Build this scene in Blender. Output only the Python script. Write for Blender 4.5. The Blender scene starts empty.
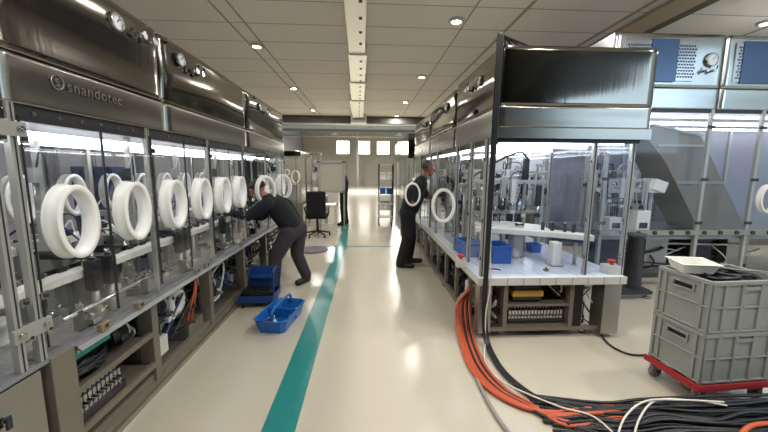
import bpy, bmesh, math, random
from mathutils import Vector, Matrix
random.seed(7)
PI = math.pi
SC = bpy.context.scene
COL = SC.collection

# ------------------------------------------------------------------ materials
def lin(c):
    return tuple((v/12.92 if v <= .04045 else ((v+.055)/1.055)**2.4) for v in [x/255 for x in c])
MATS = {}
def mat(name, rgb, rough=.5, metal=0., noise=0., nscale=20., bump=0., bscale=60., emit=0., stretch=None, spec=.5, coat=0.):
    m = bpy.data.materials.new(name); m.use_nodes = True
    nt = m.node_tree; b = nt.nodes['Principled BSDF']
    c = lin(rgb)
    b.inputs['Base Color'].default_value = (*c, 1)
    b.inputs['Roughness'].default_value = rough
    b.inputs['Metallic'].default_value = metal
    b.inputs['Specular IOR Level'].default_value = spec
    b.inputs['Coat Weight'].default_value = coat
    if emit:
        b.inputs['Emission Color'].default_value = (*c, 1); b.inputs['Emission Strength'].default_value = emit
    if noise or bump:
        tc = nt.nodes.new('ShaderNodeTexCoord'); mp = nt.nodes.new('ShaderNodeMapping')
        nt.links.new(tc.outputs['Object'], mp.inputs['Vector'])
        if stretch: mp.inputs['Scale'].default_value = stretch
        if noise:
            n = nt.nodes.new('ShaderNodeTexNoise'); n.inputs['Scale'].default_value = nscale; n.inputs['Detail'].default_value = 4
            nt.links.new(mp.outputs[0], n.inputs['Vector'])
            mx = nt.nodes.new('ShaderNodeMix'); mx.data_type = 'RGBA'
            mx.inputs[6].default_value = (*[max(0, v*(1-noise)) for v in c], 1); mx.inputs[7].default_value = (*[min(1, v*(1+noise)) for v in c], 1)
            nt.links.new(n.outputs['Fac'], mx.inputs[0]); nt.links.new(mx.outputs[2], b.inputs['Base Color'])
        if bump:
            n2 = nt.nodes.new('ShaderNodeTexNoise'); n2.inputs['Scale'].default_value = bscale; n2.inputs['Detail'].default_value = 3
            nt.links.new(mp.outputs[0], n2.inputs['Vector'])
            bp = nt.nodes.new('ShaderNodeBump'); bp.inputs['Strength'].default_value = bump; bp.inputs['Distance'].default_value = .01
            nt.links.new(n2.outputs['Fac'], bp.inputs['Height']); nt.links.new(bp.outputs[0], b.inputs['Normal'])
    MATS[name] = m
    return m
def glass_mat(name, tint, ior=1.45, rough=.02, gl=(1, 1, 1)):
    m = bpy.data.materials.new(name); m.use_nodes = True; nt = m.node_tree
    nt.nodes.remove(nt.nodes['Principled BSDF']); out = nt.nodes['Material Output']
    t = nt.nodes.new('ShaderNodeBsdfTransparent'); t.inputs[0].default_value = (*tint, 1)
    g = nt.nodes.new('ShaderNodeBsdfGlossy'); g.inputs['Roughness'].default_value = rough; g.inputs[0].default_value = (*gl, 1)
    f = nt.nodes.new('ShaderNodeFresnel'); f.inputs[0].default_value = ior
    mx = nt.nodes.new('ShaderNodeMixShader')
    ge = nt.nodes.new('ShaderNodeNewGeometry'); mm = nt.nodes.new('ShaderNodeMath'); mm.operation = 'SUBTRACT'; mm.inputs[0].default_value = 1
    m2 = nt.nodes.new('ShaderNodeMath'); m2.operation = 'MULTIPLY'
    nt.links.new(ge.outputs['Backfacing'], mm.inputs[1]); nt.links.new(mm.outputs[0], m2.inputs[0]); nt.links.new(f.outputs[0], m2.inputs[1])
    nt.links.new(m2.outputs[0], mx.inputs[0]); nt.links.new(t.outputs[0], mx.inputs[1]); nt.links.new(g.outputs[0], mx.inputs[2])
    nt.links.new(mx.outputs[0], out.inputs['Surface'])
    MATS[name] = m
mat('floor', (193, 186, 169), rough=.2, noise=.05, nscale=1.3, bump=.02, bscale=3)
mat('teal', (30, 128, 126), rough=.3, noise=.06, nscale=9)
mat('ceiling', (236, 230, 219), rough=.75, noise=.04, nscale=1.5)
mat('seam', (168, 161, 148), rough=.7)
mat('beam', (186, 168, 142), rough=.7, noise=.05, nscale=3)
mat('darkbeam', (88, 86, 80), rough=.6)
mat('wall', (176, 172, 158), rough=.8, noise=.04, nscale=2)
mat('wallcool', (150, 150, 160), rough=.7, noise=.05, nscale=2)
mat('window', (255, 250, 236), emit=6.)
mat('steel', (136, 132, 124), rough=.10, metal=1., noise=.05, nscale=5, bump=.05, bscale=40, stretch=(1, 1, .05))
mat('steelband', (158, 155, 148), rough=.24, metal=1., noise=.05, nscale=5)
mat('steel2', (186, 188, 188), rough=.22, metal=1., noise=.05, nscale=6)
mat('steeldull', (166, 160, 150), rough=.38, metal=.85, noise=.07, nscale=12)
mat('alu', (172, 171, 166), rough=.38, metal=.35, noise=.05, nscale=15)
mat('profile', (128, 121, 108), rough=.5, metal=.3, noise=.06, nscale=10)
mat('deck', (150, 151, 154), rough=.3, metal=.35, noise=.35, nscale=34, bump=.15, bscale=60)
mat('darkmetal', (64, 64, 68), rough=.4, metal=.6, noise=.15, nscale=14)
mat('chute', (132, 127, 119), rough=.45, metal=.1, noise=.06, nscale=4)
mat('black', (24, 24, 27), rough=.45, noise=.2, nscale=25)
mat('blackcable', (26, 26, 30), rough=.4, noise=.2, nscale=30)
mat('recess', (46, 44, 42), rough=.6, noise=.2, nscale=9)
mat('white', (236, 233, 224), rough=.35, noise=.02, nscale=10)
mat('ring', (246, 244, 238), rough=.38, noise=.03, nscale=12)
mat('offwhite', (206, 204, 198), rough=.5, noise=.04, nscale=10)
mat('worktop', (206, 214, 226), rough=.22, noise=.04, nscale=6)
mat('whitecable', (222, 216, 205), rough=.45)
mat('greyhose', (150, 142, 136), rough=.5)
mat('orange', (192, 84, 50), rough=.4, noise=.08, nscale=20)
mat('blue', (20, 100, 178), rough=.38, noise=.06, nscale=8)
mat('bluebin', (10, 88, 176), rough=.35, noise=.06, nscale=8)
mat('slateblue', (66, 92, 132), rough=.25, metal=.2, noise=.05, nscale=4)  # blue of the painted hood reflections, also used on valve blocks
mat('navy', (34, 56, 100), rough=.4)
mat('crate', (148, 150, 145), rough=.48, noise=.05, nscale=8)
mat('cratedark', (34, 34, 36), rough=.6)
mat('red', (168, 34, 38), rough=.42, noise=.08, nscale=10)
mat('redbutton', (214, 38, 34), rough=.3)
mat('rubber', (122, 118, 112), rough=.6, noise=.1, nscale=20)
mat('yellow', (206, 160, 62), rough=.45, noise=.05, nscale=14)
mat('brass', (176, 146, 92), rough=.35, metal=.7)
mat('tealpcb', (40, 140, 122), rough=.45, noise=.25, nscale=40)
mat('green', (86, 120, 74), rough=.5)
mat('galv', (238, 236, 228), rough=.3, metal=.9, noise=.05, nscale=14)
mat('dial', (222, 226, 236), rough=.3)
mat('trolleyblue', (18, 62, 124), rough=.4, noise=.06, nscale=8)
mat('catchgrey', (150, 136, 112), rough=.4, metal=.4)
mat('railgrey', (142, 144, 148), rough=.4, metal=.4, noise=.05, nscale=12)
mat('panelgrey', (74, 74, 78), rough=.5, noise=.04, nscale=6)
mat('led', (246, 250, 255), emit=11.)
mat('lampglow', (255, 238, 205), emit=60.)
mat('highbay', (255, 246, 225), emit=18.)
mat('etch', (150, 147, 140), rough=.32, metal=1.)
mat('purple', (112, 100, 112), rough=.7, noise=.15, nscale=12)
mat('skin', (178, 128, 104), rough=.55, noise=.04, nscale=20)
mat('skindark', (150, 96, 74), rough=.55, noise=.04, nscale=20)
mat('shirt', (26, 28, 34), rough=.85, noise=.2, nscale=30, bump=.2, bscale=25)
mat('trouser', (62, 55, 59), rough=.9, noise=.15, nscale=26, bump=.2, bscale=25)
mat('trouserdark', (34, 32, 34), rough=.9, noise=.2, nscale=26, bump=.2, bscale=25)
mat('shoe', (22, 21, 22), rough=.5)
mat('hair', (44, 34, 28), rough=.7, noise=.3, nscale=60)
mat('hairgrey', (92, 80, 72), rough=.7, noise=.3, nscale=60)
mat('eye', (20, 18, 18), rough=.2)
mat('fabric', (22, 22, 24), rough=.85, noise=.2, nscale=40)
glass_mat('glass', (.965, .972, .975))
glass_mat('glassblue', (.93, .95, .985), rough=.05)

# ------------------------------------------------------------------ mesh builder
class MB:
    def __init__(s, xf=None):
        s.v = []; s.f = []; s.xf = xf
    def addv(s, p):
        p = Vector(p)
        if s.xf is not None: p = s.xf @ p
        s.v.append(p); return len(s.v)-1
    def face(s, idx, m, smooth=False): s.f.append((tuple(idx), m, smooth))
    def box(s, a, b, m, rot=None):
        x0, y0, z0 = [min(a[i], b[i]) for i in range(3)]; x1, y1, z1 = [max(a[i], b[i]) for i in range(3)]
        c = Vector(((x0+x1)/2, (y0+y1)/2, (z0+z1)/2))
        ps = [Vector(p) for p in ((x0,y0,z0),(x1,y0,z0),(x1,y1,z0),(x0,y1,z0),(x0,y0,z1),(x1,y0,z1),(x1,y1,z1),(x0,y1,z1))]
        if rot is not None: ps = [c + rot @ (p-c) for p in ps]
        i = [s.addv(p) for p in ps]
        for q in ((0,3,2,1),(4,5,6,7),(0,1,5,4),(1,2,6,5),(2,3,7,6),(3,0,4,7)): s.face([i[k] for k in q], m)
        return s
    def prism(s, poly, ext, m):
        """poly: list of 3-D points, extruded by vector ext"""
        e = Vector(ext); n = len(poly)
        a = [s.addv(p) for p in poly]; b = [s.addv(Vector(p)+e) for p in poly]
        s.face(a[::-1], m); s.face(b, m)
        for k in range(n): s.face((a[k], a[(k+1) % n], b[(k+1) % n], b[k]), m)
        return s
    def cyl(s, p0, p1, r, m, n=16, r1=None, cap=True):
        p0, p1 = Vector(p0), Vector(p1); r1 = r if r1 is None else r1
        d = (p1-p0).normalized(); u = d.orthogonal().normalized(); w = d.cross(u)
        A = []; B = []
        for k in range(n):
            t = 2*PI*k/n; o = u*math.cos(t)+w*math.sin(t)
            A.append(s.addv(p0+o*r)); B.append(s.addv(p1+o*r1))
        for k in range(n): s.face((A[k], A[(k+1) % n], B[(k+1) % n], B[k]), m, True)
        if cap: s.face(A[::-1], m); s.face(B, m)
        return s
    def tube(s, path, r, m, n=8, sub=6):
        P = [Vector(p) for p in path]; pts = []
        if len(P) > 2 and sub > 1:
            Q = [P[0]*2-P[1]]+P+[P[-1]*2-P[-2]]
            for i in range(1, len(Q)-2):
                for j in range(sub):
                    t = j/sub
                    pts.append(.5*((2*Q[i])+(Q[i+1]-Q[i-1])*t+(2*Q[i-1]-5*Q[i]+4*Q[i+1]-Q[i+2])*t*t+(3*Q[i]-Q[i-1]-3*Q[i+1]+Q[i+2])*t**3))
            pts.append(P[-1])
        else: pts = P
        u = None; rings = []
        for i, p in enumerate(pts):
            d = (pts[min(i+1, len(pts)-1)]-pts[max(i-1, 0)]).normalized()
            u = d.orthogonal().normalized() if u is None else (u-d*u.dot(d)).normalized()
            w = d.cross(u)
            rings.append([s.addv(p+(u*math.cos(2*PI*k/n)+w*math.sin(2*PI*k/n))*r) for k in range(n)])
        for a, b in zip(rings, rings[1:]):
            for k in range(n): s.face((a[k], a[(k+1) % n], b[(k+1) % n], b[k]), m, True)
        s.face(rings[0][::-1], m); s.face(rings[-1], m)
        return s
    def lathe(s, prof, c, m, n=24, axis='z', sx=1., sy=1., closed=False):
        c = Vector(c); R = []
        for (r, h) in prof:
            ring = []
            for k in range(n):
                t = 2*PI*k/n; a, b = r*math.cos(t)*sx, r*math.sin(t)*sy
                p = {'z': (a, b, h), 'x': (h, a, b), 'y': (a, h, b)}[axis]
                ring.append(s.addv(c+Vector(p)))
            R.append(ring)
        pairs = list(zip(R, R[1:])) + ([(R[-1], R[0])] if closed else [])
        for a, b in pairs:
            for k in range(n): s.face((a[k], a[(k+1) % n], b[(k+1) % n], b[k]), m, True)
        if not closed: s.face(R[0][::-1], m); s.face(R[-1], m)
        return s
    def ell(s, c, rad, m, n=16, k=10, rot=None):
        c = Vector(c); R = []
        for i in range(1, k):
            ph = PI*i/k; ring = []
            for j in range(n):
                t = 2*PI*j/n
                p = Vector((rad[0]*math.sin(ph)*math.cos(t), rad[1]*math.sin(ph)*math.sin(t), rad[2]*math.cos(ph)))
                ring.append(s.addv(c+(rot @ p if rot is not None else p)))
            R.append(ring)
        T = Vector((0, 0, rad[2])); T = rot @ T if rot is not None else T
        a = s.addv(c+T); b = s.addv(c-T)
        for j in range(n):
            s.face((a, R[0][j], R[0][(j+1) % n]), m, True); s.face((b, R[-1][(j+1) % n], R[-1][j]), m, True)
        for r0, r1 in zip(R, R[1:]):
            for j in range(n): s.face((r0[j], r1[j], r1[(j+1) % n], r0[(j+1) % n]), m, True)
        return s
    def build(s, name, parent=None, bevel=0.):
        me = bpy.data.meshes.new(name)
        off = world(parent) if parent is not None else Vector((0, 0, 0))
        me.from_pydata([p-off for p in s.v], [], [f[0] for f in s.f])
        names = []
        for f in s.f:
            if f[1] not in names: names.append(f[1])
        for n in names: me.materials.append(MATS[n])
        for pl, f in zip(me.polygons, s.f):
            pl.material_index = names.index(f[1]); pl.use_smooth = f[2]
        bm = bmesh.new(); bm.from_mesh(me); bmesh.ops.recalc_face_normals(bm, faces=bm.faces); bm.to_mesh(me); bm.free()
        me.update()
        o = bpy.data.objects.new(name, me); COL.objects.link(o)
        if parent is not None: o.parent = parent
        if bevel:
            b = o.modifiers.new('bevel', 'BEVEL'); b.width = bevel; b.segments = 2; b.limit_method = 'ANGLE'
        return o
def world(o):
    p = Vector((0, 0, 0))
    while o is not None: p += Vector(o.location); o = o.parent
    return p
def tag(o, label, cat, group=None):
    o['label'] = label; o['category'] = cat
    if group: o['group'] = group
    return o
def thing(name, label, cat, loc, group=None):
    o = bpy.data.objects.new(name, None); o.empty_display_size = .1; COL.objects.link(o); o.location = loc
    return tag(o, label, cat, group)
def struct(mb, name, parent=None, bevel=0):
    o = mb.build(name, parent, bevel)
    if parent is None: o['kind'] = 'structure'
    return o
def RZ(a, c): return Matrix.Translation(Vector(c)) @ Matrix.Rotation(a, 4, 'Z')

# ------------------------------------------------------------------ the hall
CH = 4.2                                    # suspended ceiling
XL, XR, YB, YF = -6.5, 15., -7., 36.
struct(MB().box((XL-.2, YB, -.1), (XR+.2, YF+.2, 0), 'floor'), 'floor')
struct(MB().box((XL, YB, CH), (7.3, -.5, CH+.1), 'recess').box((XL, -.5, CH), (7.3, 17., CH+.1), 'ceiling').box((7.3, 1.5, CH), (XR, 17., CH+.1), 'ceiling'), 'ceiling')   # roof light open on the right, behind the viewpoint; rear darkened for hood reflections
struct(MB().box((XL-.2, YB, 0), (XL, YF, 6.6), 'wallcool'), 'wall_left')
struct(MB().box((XR, YB, 0), (XR+.2, YF, 6.6), 'wall'), 'wall_right')
# unseen rear wall behind the viewpoint, left part dark for hood reflections
struct(MB().box((XL, YB-.2, 0), (7.3, YB, 6.6), 'recess').box((7.3, YB-.2, 0), (XR, YB, 2.5), 'wall'), 'wall_back')
struct(MB().box((XL, 17., 6.5), (XR, YF, 6.6), 'wall'), 'ceiling_far')
# far wall with high windows
WX = [(-8.3, -8.0), (-3.12, -1.72), (-.82, .43), (1.1, 2.48), (3.3, 4.8)]
WX = WX[1:]
b = MB(); xs = [XL] + [v for w in WX for v in w] + [XR]
for i in range(0, len(xs), 2): b.box((xs[i], YF, 3.2), (xs[i+1], YF+.2, 4.62), 'wall')
b.box((XL, YF, 0), (XR, YF+.2, 3.2), 'wall').box((XL, YF, 4.62), (XR, YF+.2, 6.6), 'wall')
struct(b, 'wall_front')
for i, (a, c) in enumerate(WX):
    w = struct(MB().box((a, YF+.1, 3.2), (c, YF+.12, 4.62), 'window'), 'window_%d' % (i+1))
    fb = MB()
    for (p, q) in (((a, YF+.04, 3.2), (a+.06, YF+.1, 4.62)), ((c-.06, YF+.04, 3.2), (c, YF+.1, 4.62)),
                   ((a, YF+.04, 3.2), (c, YF+.1, 3.26)), ((a, YF+.04, 4.56), (c, YF+.1, 4.62))): fb.box(p, q, 'offwhite')
    fb.build('window_frame', w)
# dark bulkhead where the suspended ceiling ends, beams beyond it
struct(MB().box((XL, 17., 3.86), (XR, 17.25, 4.5), 'darkbeam'), 'trim_1')
struct(MB().box((XL, 20., 3.78), (XR, 20.12, 3.92), 'darkbeam').box((XL, 20.02, 4.12), (XR, 20.1, 4.2), 'darkbeam'), 'beam_1')
struct(MB().box((XL, 26., 4.5), (XR, 26.3, 5.0), 'wall'), 'beam_2')
# ceiling joints (metal strips between the panels) and the boxed beam on the right
n = 2
for y in [4.83, 5.72, 6.58, 7.47, 8.6, 9.7, 11.4, 13.2, 15.]:
    n += 1; struct(MB().box((XL, y-.009, CH-.003), (XR, y+.009, CH+.002), 'seam'), 'trim_%d' % n)
for x, w in [(-2.17, .02), (-2.45, .02), (1.75, .016), (2.6, .04), (4.42, .05), (7.2, .03)]:
    n += 1; struct(MB().box((x-w*.6, YB, CH-.012), (x+w*.6, 17., CH+.002), 'seam'), 'trim_%d' % n)
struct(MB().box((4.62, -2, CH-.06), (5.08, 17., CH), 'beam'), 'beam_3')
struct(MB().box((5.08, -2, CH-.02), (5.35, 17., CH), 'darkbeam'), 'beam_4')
# floor markings
fm = struct(MB().prism([(-.65, 1.4, 0), (-.44, 1.4, 0), (-.41, 7.05, 0), (-.52, 10., 0), (-.73, 10., 0), (-.61, 7.05, 0)], (0, 0, .0025), 'teal')
       .box((-.41, 6.93, 0), (.62, 7.03, .0026), 'teal').box((-1.3, 6.93, 0), (-.61, 7.03, .0026), 'teal'), 'floor_marking')
# downlights
def downlight(x, y, label, r=.085, z=CH, e=52, m='lampglow'):
    t = thing('ceiling_downlight', label, 'ceiling light', (x, y, z-.05), 'round downlights in the ceiling')
    MB().lathe([(r+.05, z), (r+.055, z-.03), (r+.02, z-.05), (r, z-.045), (r, z-.01)], (x, y, 0), 'offwhite', 24).build('rim', t)
    MB().cyl((x, y, z-.035), (x, y, z-.02), r-.004, m, 24).build('diffuser', t)
    l = bpy.data.lights.new('downlight_lamp', 'AREA'); l.shape = 'DISK'; l.size = .2; l.energy = e; l.color = (1, .96, .90)
    lo = bpy.data.objects.new('downlight_lamp', l); lo.location = (x, y, z-.06); COL.objects.link(lo)
for i, (x, y) in enumerate([(-2.31, 7.68), (-2.32, 11.4), (-2.33, 15.4)]):
    downlight(x, y, 'round lit downlight, %s in the ceiling row above the long machine line' % ('nearest', 'middle', 'farthest')[i])
for i, (x, y) in enumerate([(1.57, 6.2), (1.54, 9.75), (1.5, 13.3), (1.47, 16.6)]):
    downlight(x, y, 'round lit downlight, %s in the ceiling row right of the duct' % ('nearest', 'second', 'third', 'farthest')[i])
downlight(6.95, 5.9, 'lit downlight at the right edge above the taller steel module')
downlight(4.0, 2.2, 'unseen fill downlight added overhead above the crates, beyond the top of the picture')  # extra lamp added to brighten the right side of the hall
for i, (x, y) in enumerate([(-2.31, 4.0), (-2.31, .3), (1.57, 2.6), (-.45, -.3), (2.9, .2)]):
    downlight(x, y, 'round lit downlight overhead, %s of those beyond the top of the picture' % ('first', 'second', 'third', 'fourth', 'fifth')[i])  # last two are unseen lamps added to brighten the foreground and crates
for i, x in enumerate((-2.3, 2.4)):
    t = thing('highbay_lamp', 'small pale high bay lamp before the far windows, %s of the pair' % ('left', 'right')[i], 'lamp', (x, 25, 4.0), 'high bay lamps in the far hall')
    MB().lathe([(.05, 4.3), (.12, 4.25), (.34, 4.06), (.35, 4.02), (.30, 4.03)], (x, 25, 0), 'offwhite', 20).build('reflector', t)
    MB().cyl((x, 25, 4.03), (x, 25, 4.06), .28, 'highbay', 20).build('diffuser', t)
    MB().cyl((x, 25, 4.3), (x, 25, 6.5), .015, 'darkmetal', 6).build('hanger', t)
    l = bpy.data.lights.new('highbay_light', 'AREA'); l.shape = 'DISK'; l.size = .5; l.energy = 650; l.color = (1, .98, .93)
    lo = bpy.data.objects.new('highbay_light', l); lo.location = (x, 25, 4.0); COL.objects.link(lo)
# ventilation duct
t = thing('ventilation_duct', 'long galvanised duct hanging along the middle of the ceiling', 'duct', (-.2, 4, CH-.2))
for (y0, y1, w, x) in [(4.2, 7.45, .33, -.14), (7.45, 9.75, .39, -.18), (9.75, 12.2, .44, -.24), (12.2, 16.4, .5, -.33)]:
    MB().prism([(x-w/2, y0, CH-.22), (x+w/2, y0, CH-.22), (x+w/2, y0, CH), (x-w/2, y0, CH)], (-.05, y1-y0, 0), 'galv').build('duct_section', t, .004)
    MB().box((x-w/2-.04, y1-.05, CH-.25), (x+w/2+.0, y1+.01, CH), 'galv').build('flange', t)
    for k in range(int((y1-y0)/.55)):
        yy = y0+.4+.55*k; xx = x-.05*(yy-y0)/(y1-y0)
        MB().box((xx+.05, yy, CH-.235), (xx+.10, yy+.05, CH-.22), 'darkmetal').build('bracket', t)
MB().box((-.72, 16.35, CH-.4), (0.02, 16.9, CH), 'galv').build('outlet_box', t, .01)
tag(MB().cyl((-.82, 33, 0), (-.82, 33, 6.5), .12, 'offwhite', 14).build('hall_pillar'), 'thin pale round pillar standing before the far windows', 'pillar')
for i, (z, y, r) in enumerate([(4.02, 18.6, .06), (3.62, 21., .05)]):
    tag(MB().tube([(XL+.1, y, z), (0, y, z), (XR-.1, y, z)], r, 'steeldull' if i else 'galv', 8, 1).build('ceiling_pipe'),
        ('pale pipe crossing the hall just beyond the dark bulkhead', 'thin grey pipe crossing the hall above the far windows')[i], 'pipe')

# ------------------------------------------------------------------ shared machine pieces
def bulge_panel(mb, plane, sgn, a0, a1, z0, z1, depth, m, amp=.006, seed=0, nx=26, nz=14, edge=.07):
    """sheet-metal cover: a gently buckled front sheet with rolled side edges, and a box behind.
    plane: ('x'|'y', value). sgn: direction the front looks along that axis."""
    ax, val = plane; rnd = random.Random(seed); ph = [rnd.uniform(0, 6.28) for _ in range(6)]
    def pt(a, z, d):
        return (val+sgn*d, a, z) if ax == 'x' else (a, val+sgn*d, z)
    grid = []
    L = a1-a0
    for i in range(nx+1):
        u = i/nx
        a = a0 + L*(.5-.5*math.cos(PI*u))*.5 + L*u*.5
        row = []
        for j in range(nz+1):
            v = j/nz; z = z0+(z1-z0)*v
            e = min(a-a0, a1-a)
            d = -.028*max(0, 1-e/edge)**2 + amp*(math.sin(2.6*a+ph[0]+1.7*v)*.6+math.sin(5.1*a+ph[1]-2.5*v)*.3+math.sin(3.3*v*2+ph[2]))*min(1, e/.1+.1)
            row.append(mb.addv(pt(a, z, d)))
        grid.append(row)
    for i in range(nx):
        for j in range(nz):
            mb.face((grid[i][j], grid[i+1][j], grid[i+1][j+1], grid[i][j+1]), m, True)
    # sides, top, bottom, back
    L0, L1 = [grid[0][j] for j in range(nz+1)], [grid[nx][j] for j in range(nz+1)]
    c = [mb.addv(pt(a, z, -depth)) for a, z in ((a0, z0), (a1, z0), (a1, z1), (a0, z1))]
    mb.face([*L0, c[3], c[0]], m); mb.face([*L1, c[2], c[1]], m)
    mb.face([*[grid[i][nz] for i in range(nx+1)], c[2], c[3]], m)
    mb.face([*[grid[i][0] for i in range(nx+1)], c[1], c[0]], m)
    mb.face(c, m)
def gauge(parent, ax, val, sgn, a, z, r=.055):
    P = (val+sgn*.004, a, z) if ax == 'x' else (a, val+sgn*.004, z)
    g = MB().lathe([(r*.3, 0), (r, 0), (r*1.04, sgn*.02), (r*.98, sgn*.028), (r*.86, sgn*.026), (r*.84, sgn*.016)], P, 'steel2', 22, ax).build('gauge', parent)
    d = Vector((sgn*.017, 0, 0)) if ax == 'x' else Vector((0, sgn*.017, 0))
    MB().cyl(Vector(P)+d*.8, Vector(P)+d*1.1, r*.84, 'dial', 22).build('dial', g) if False else g
    m = MB(); m.cyl(Vector(P)+d*.7, Vector(P)+d*1.1, r*.85, 'dial', 22)
    for k in range(-4, 5):
        an = k*.5; s, c = math.sin(an)*r, math.cos(an)*r
        o = lambda q: (Vector(P)+d*1.15+(Vector((0, s*q, c*q)) if ax == 'x' else Vector((s*q, 0, c*q))))
        m.cyl(o(.6), o(.78), .0022, 'black', 5)
    m.cyl(Vector(P)+d*1.2, Vector(P)+d*1.2+(Vector((0, r*.4, r*.45)) if ax == 'x' else Vector((r*.4, 0, r*.45))), .003, 'black', 5)
    return g, m
def gauge_full(hood, ax, val, sgn, a, z, r=.055):
    g, m = gauge(hood, ax, val, sgn, a, z, r); m.build('dial', g)
def valve(hood, ax, val, sgn, a, z):
    f = (lambda d, q, h: (val+sgn*d, a+q, z+h)) if ax == 'x' else (lambda d, q, h: (a+q, val+sgn*d, z+h))
    for q in (-.05, .05):
        m = MB(); m.cyl(f(0, q, 0), f(.05, q, 0), .016, 'steel2', 10); m.cyl(f(.05, q, 0), f(.06, q, 0), .024, 'steel2', 10)
        m.tube([f(.045, q, .0), f(.06, q+.02, .03), f(.05, q+.03, .06)], .008, 'darkmetal', 6, 4)
        m.build('valve', hood)
def ring_into(m, ax, val, sgn, a, z, hw=.128, hh=.187, t=.029, d0=-.02, d1=.055):
    """oval glove-port collar"""
    n = 40; rings = []
    prof = [(1, d0), (1, d0+.012), (.955, d0+.016), (.955, d1-.012), (.985, d1-.006), (.975, d1), (1-2*t/.31, d1), (1-2*t/.31-.02, d1-.008), (1-2*t/.31-.02, d0)]
    for (k, d) in prof:
        r = []
        for i in range(n):
            an = 2*PI*i/n
            q = a+math.cos(an)*(hw-(1-k)*.155); h = z+math.sin(an)*(hh-(1-k)*.155)
            r.append(m.addv((val+sgn*d, q, h) if ax == 'x' else (q, val+sgn*d, h)))
        rings.append(r)
    for r0, r1 in zip(rings, rings[1:]+rings[:1]):
        for i in range(n): m.face((r0[i], r0[(i+1) % n], r1[(i+1) % n], r1[i]), 'ring', True)
    return m
def pane_with_hole(m, a0, a1, z0, z1, a, z, th, mt, hw=.11, hh=.165, ax='x', val=0):
    """glass pane with an oval hole for the port"""
    n = 32
    def P(q, h, d): return (val+d, q, h) if ax == 'x' else (q, val+d, h)
    O = []; I = []
    for i in range(n):
        an = 2*PI*i/n+PI/n; c, s = math.cos(an), math.sin(an)
        k = min((a1-a)/c if c > 1e-6 else 1e9, (a0-a)/c if c < -1e-6 else 1e9, (z1-z)/s if s > 1e-6 else 1e9, (z0-z)/s if s < -1e-6 else 1e9)
        O.append((a+c*k, z+s*k)); I.append((a+c*hw, z+s*hh))
    cor = [(a1, z1), (a0, z1), (a0, z0), (a1, z0)]
    for d in (-th/2, th/2):
        o = [m.addv(P(q, h, d)) for q, h in O]; ii = [m.addv(P(q, h, d)) for q, h in I]; cc = [m.addv(P(q, h, d)) for q, h in cor]
        for i in range(n):
            j = (i+1) % n
            qa, qb = O[i], O[j]
            extra = []
            if abs(qa[0]-qb[0]) > 1e-6 and abs(qa[1]-qb[1]) > 1e-6:
                mx = max(range(4), key=lambda k: -((cor[k][0]-(qa[0]+qb[0])/2)**2+(cor[k][1]-(qa[1]+qb[1])/2)**2)); extra = [cc[mx]]
            m.face([o[i], *extra, o[j], ii[j], ii[i]], mt)
    return m
def cable_mess(m, x0, x1, y0, y1, z0, z1, n, mts, r=.007, rnd=random):
    for _ in range(n):
        p = [(rnd.uniform(x0, x1), rnd.uniform(y0, y1), rnd.uniform(z0, z1)) for _ in range(4)]
        m.tube(p, r*rnd.uniform(.7, 1.4), rnd.choice(mts), 6, 5)
    return m

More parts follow.
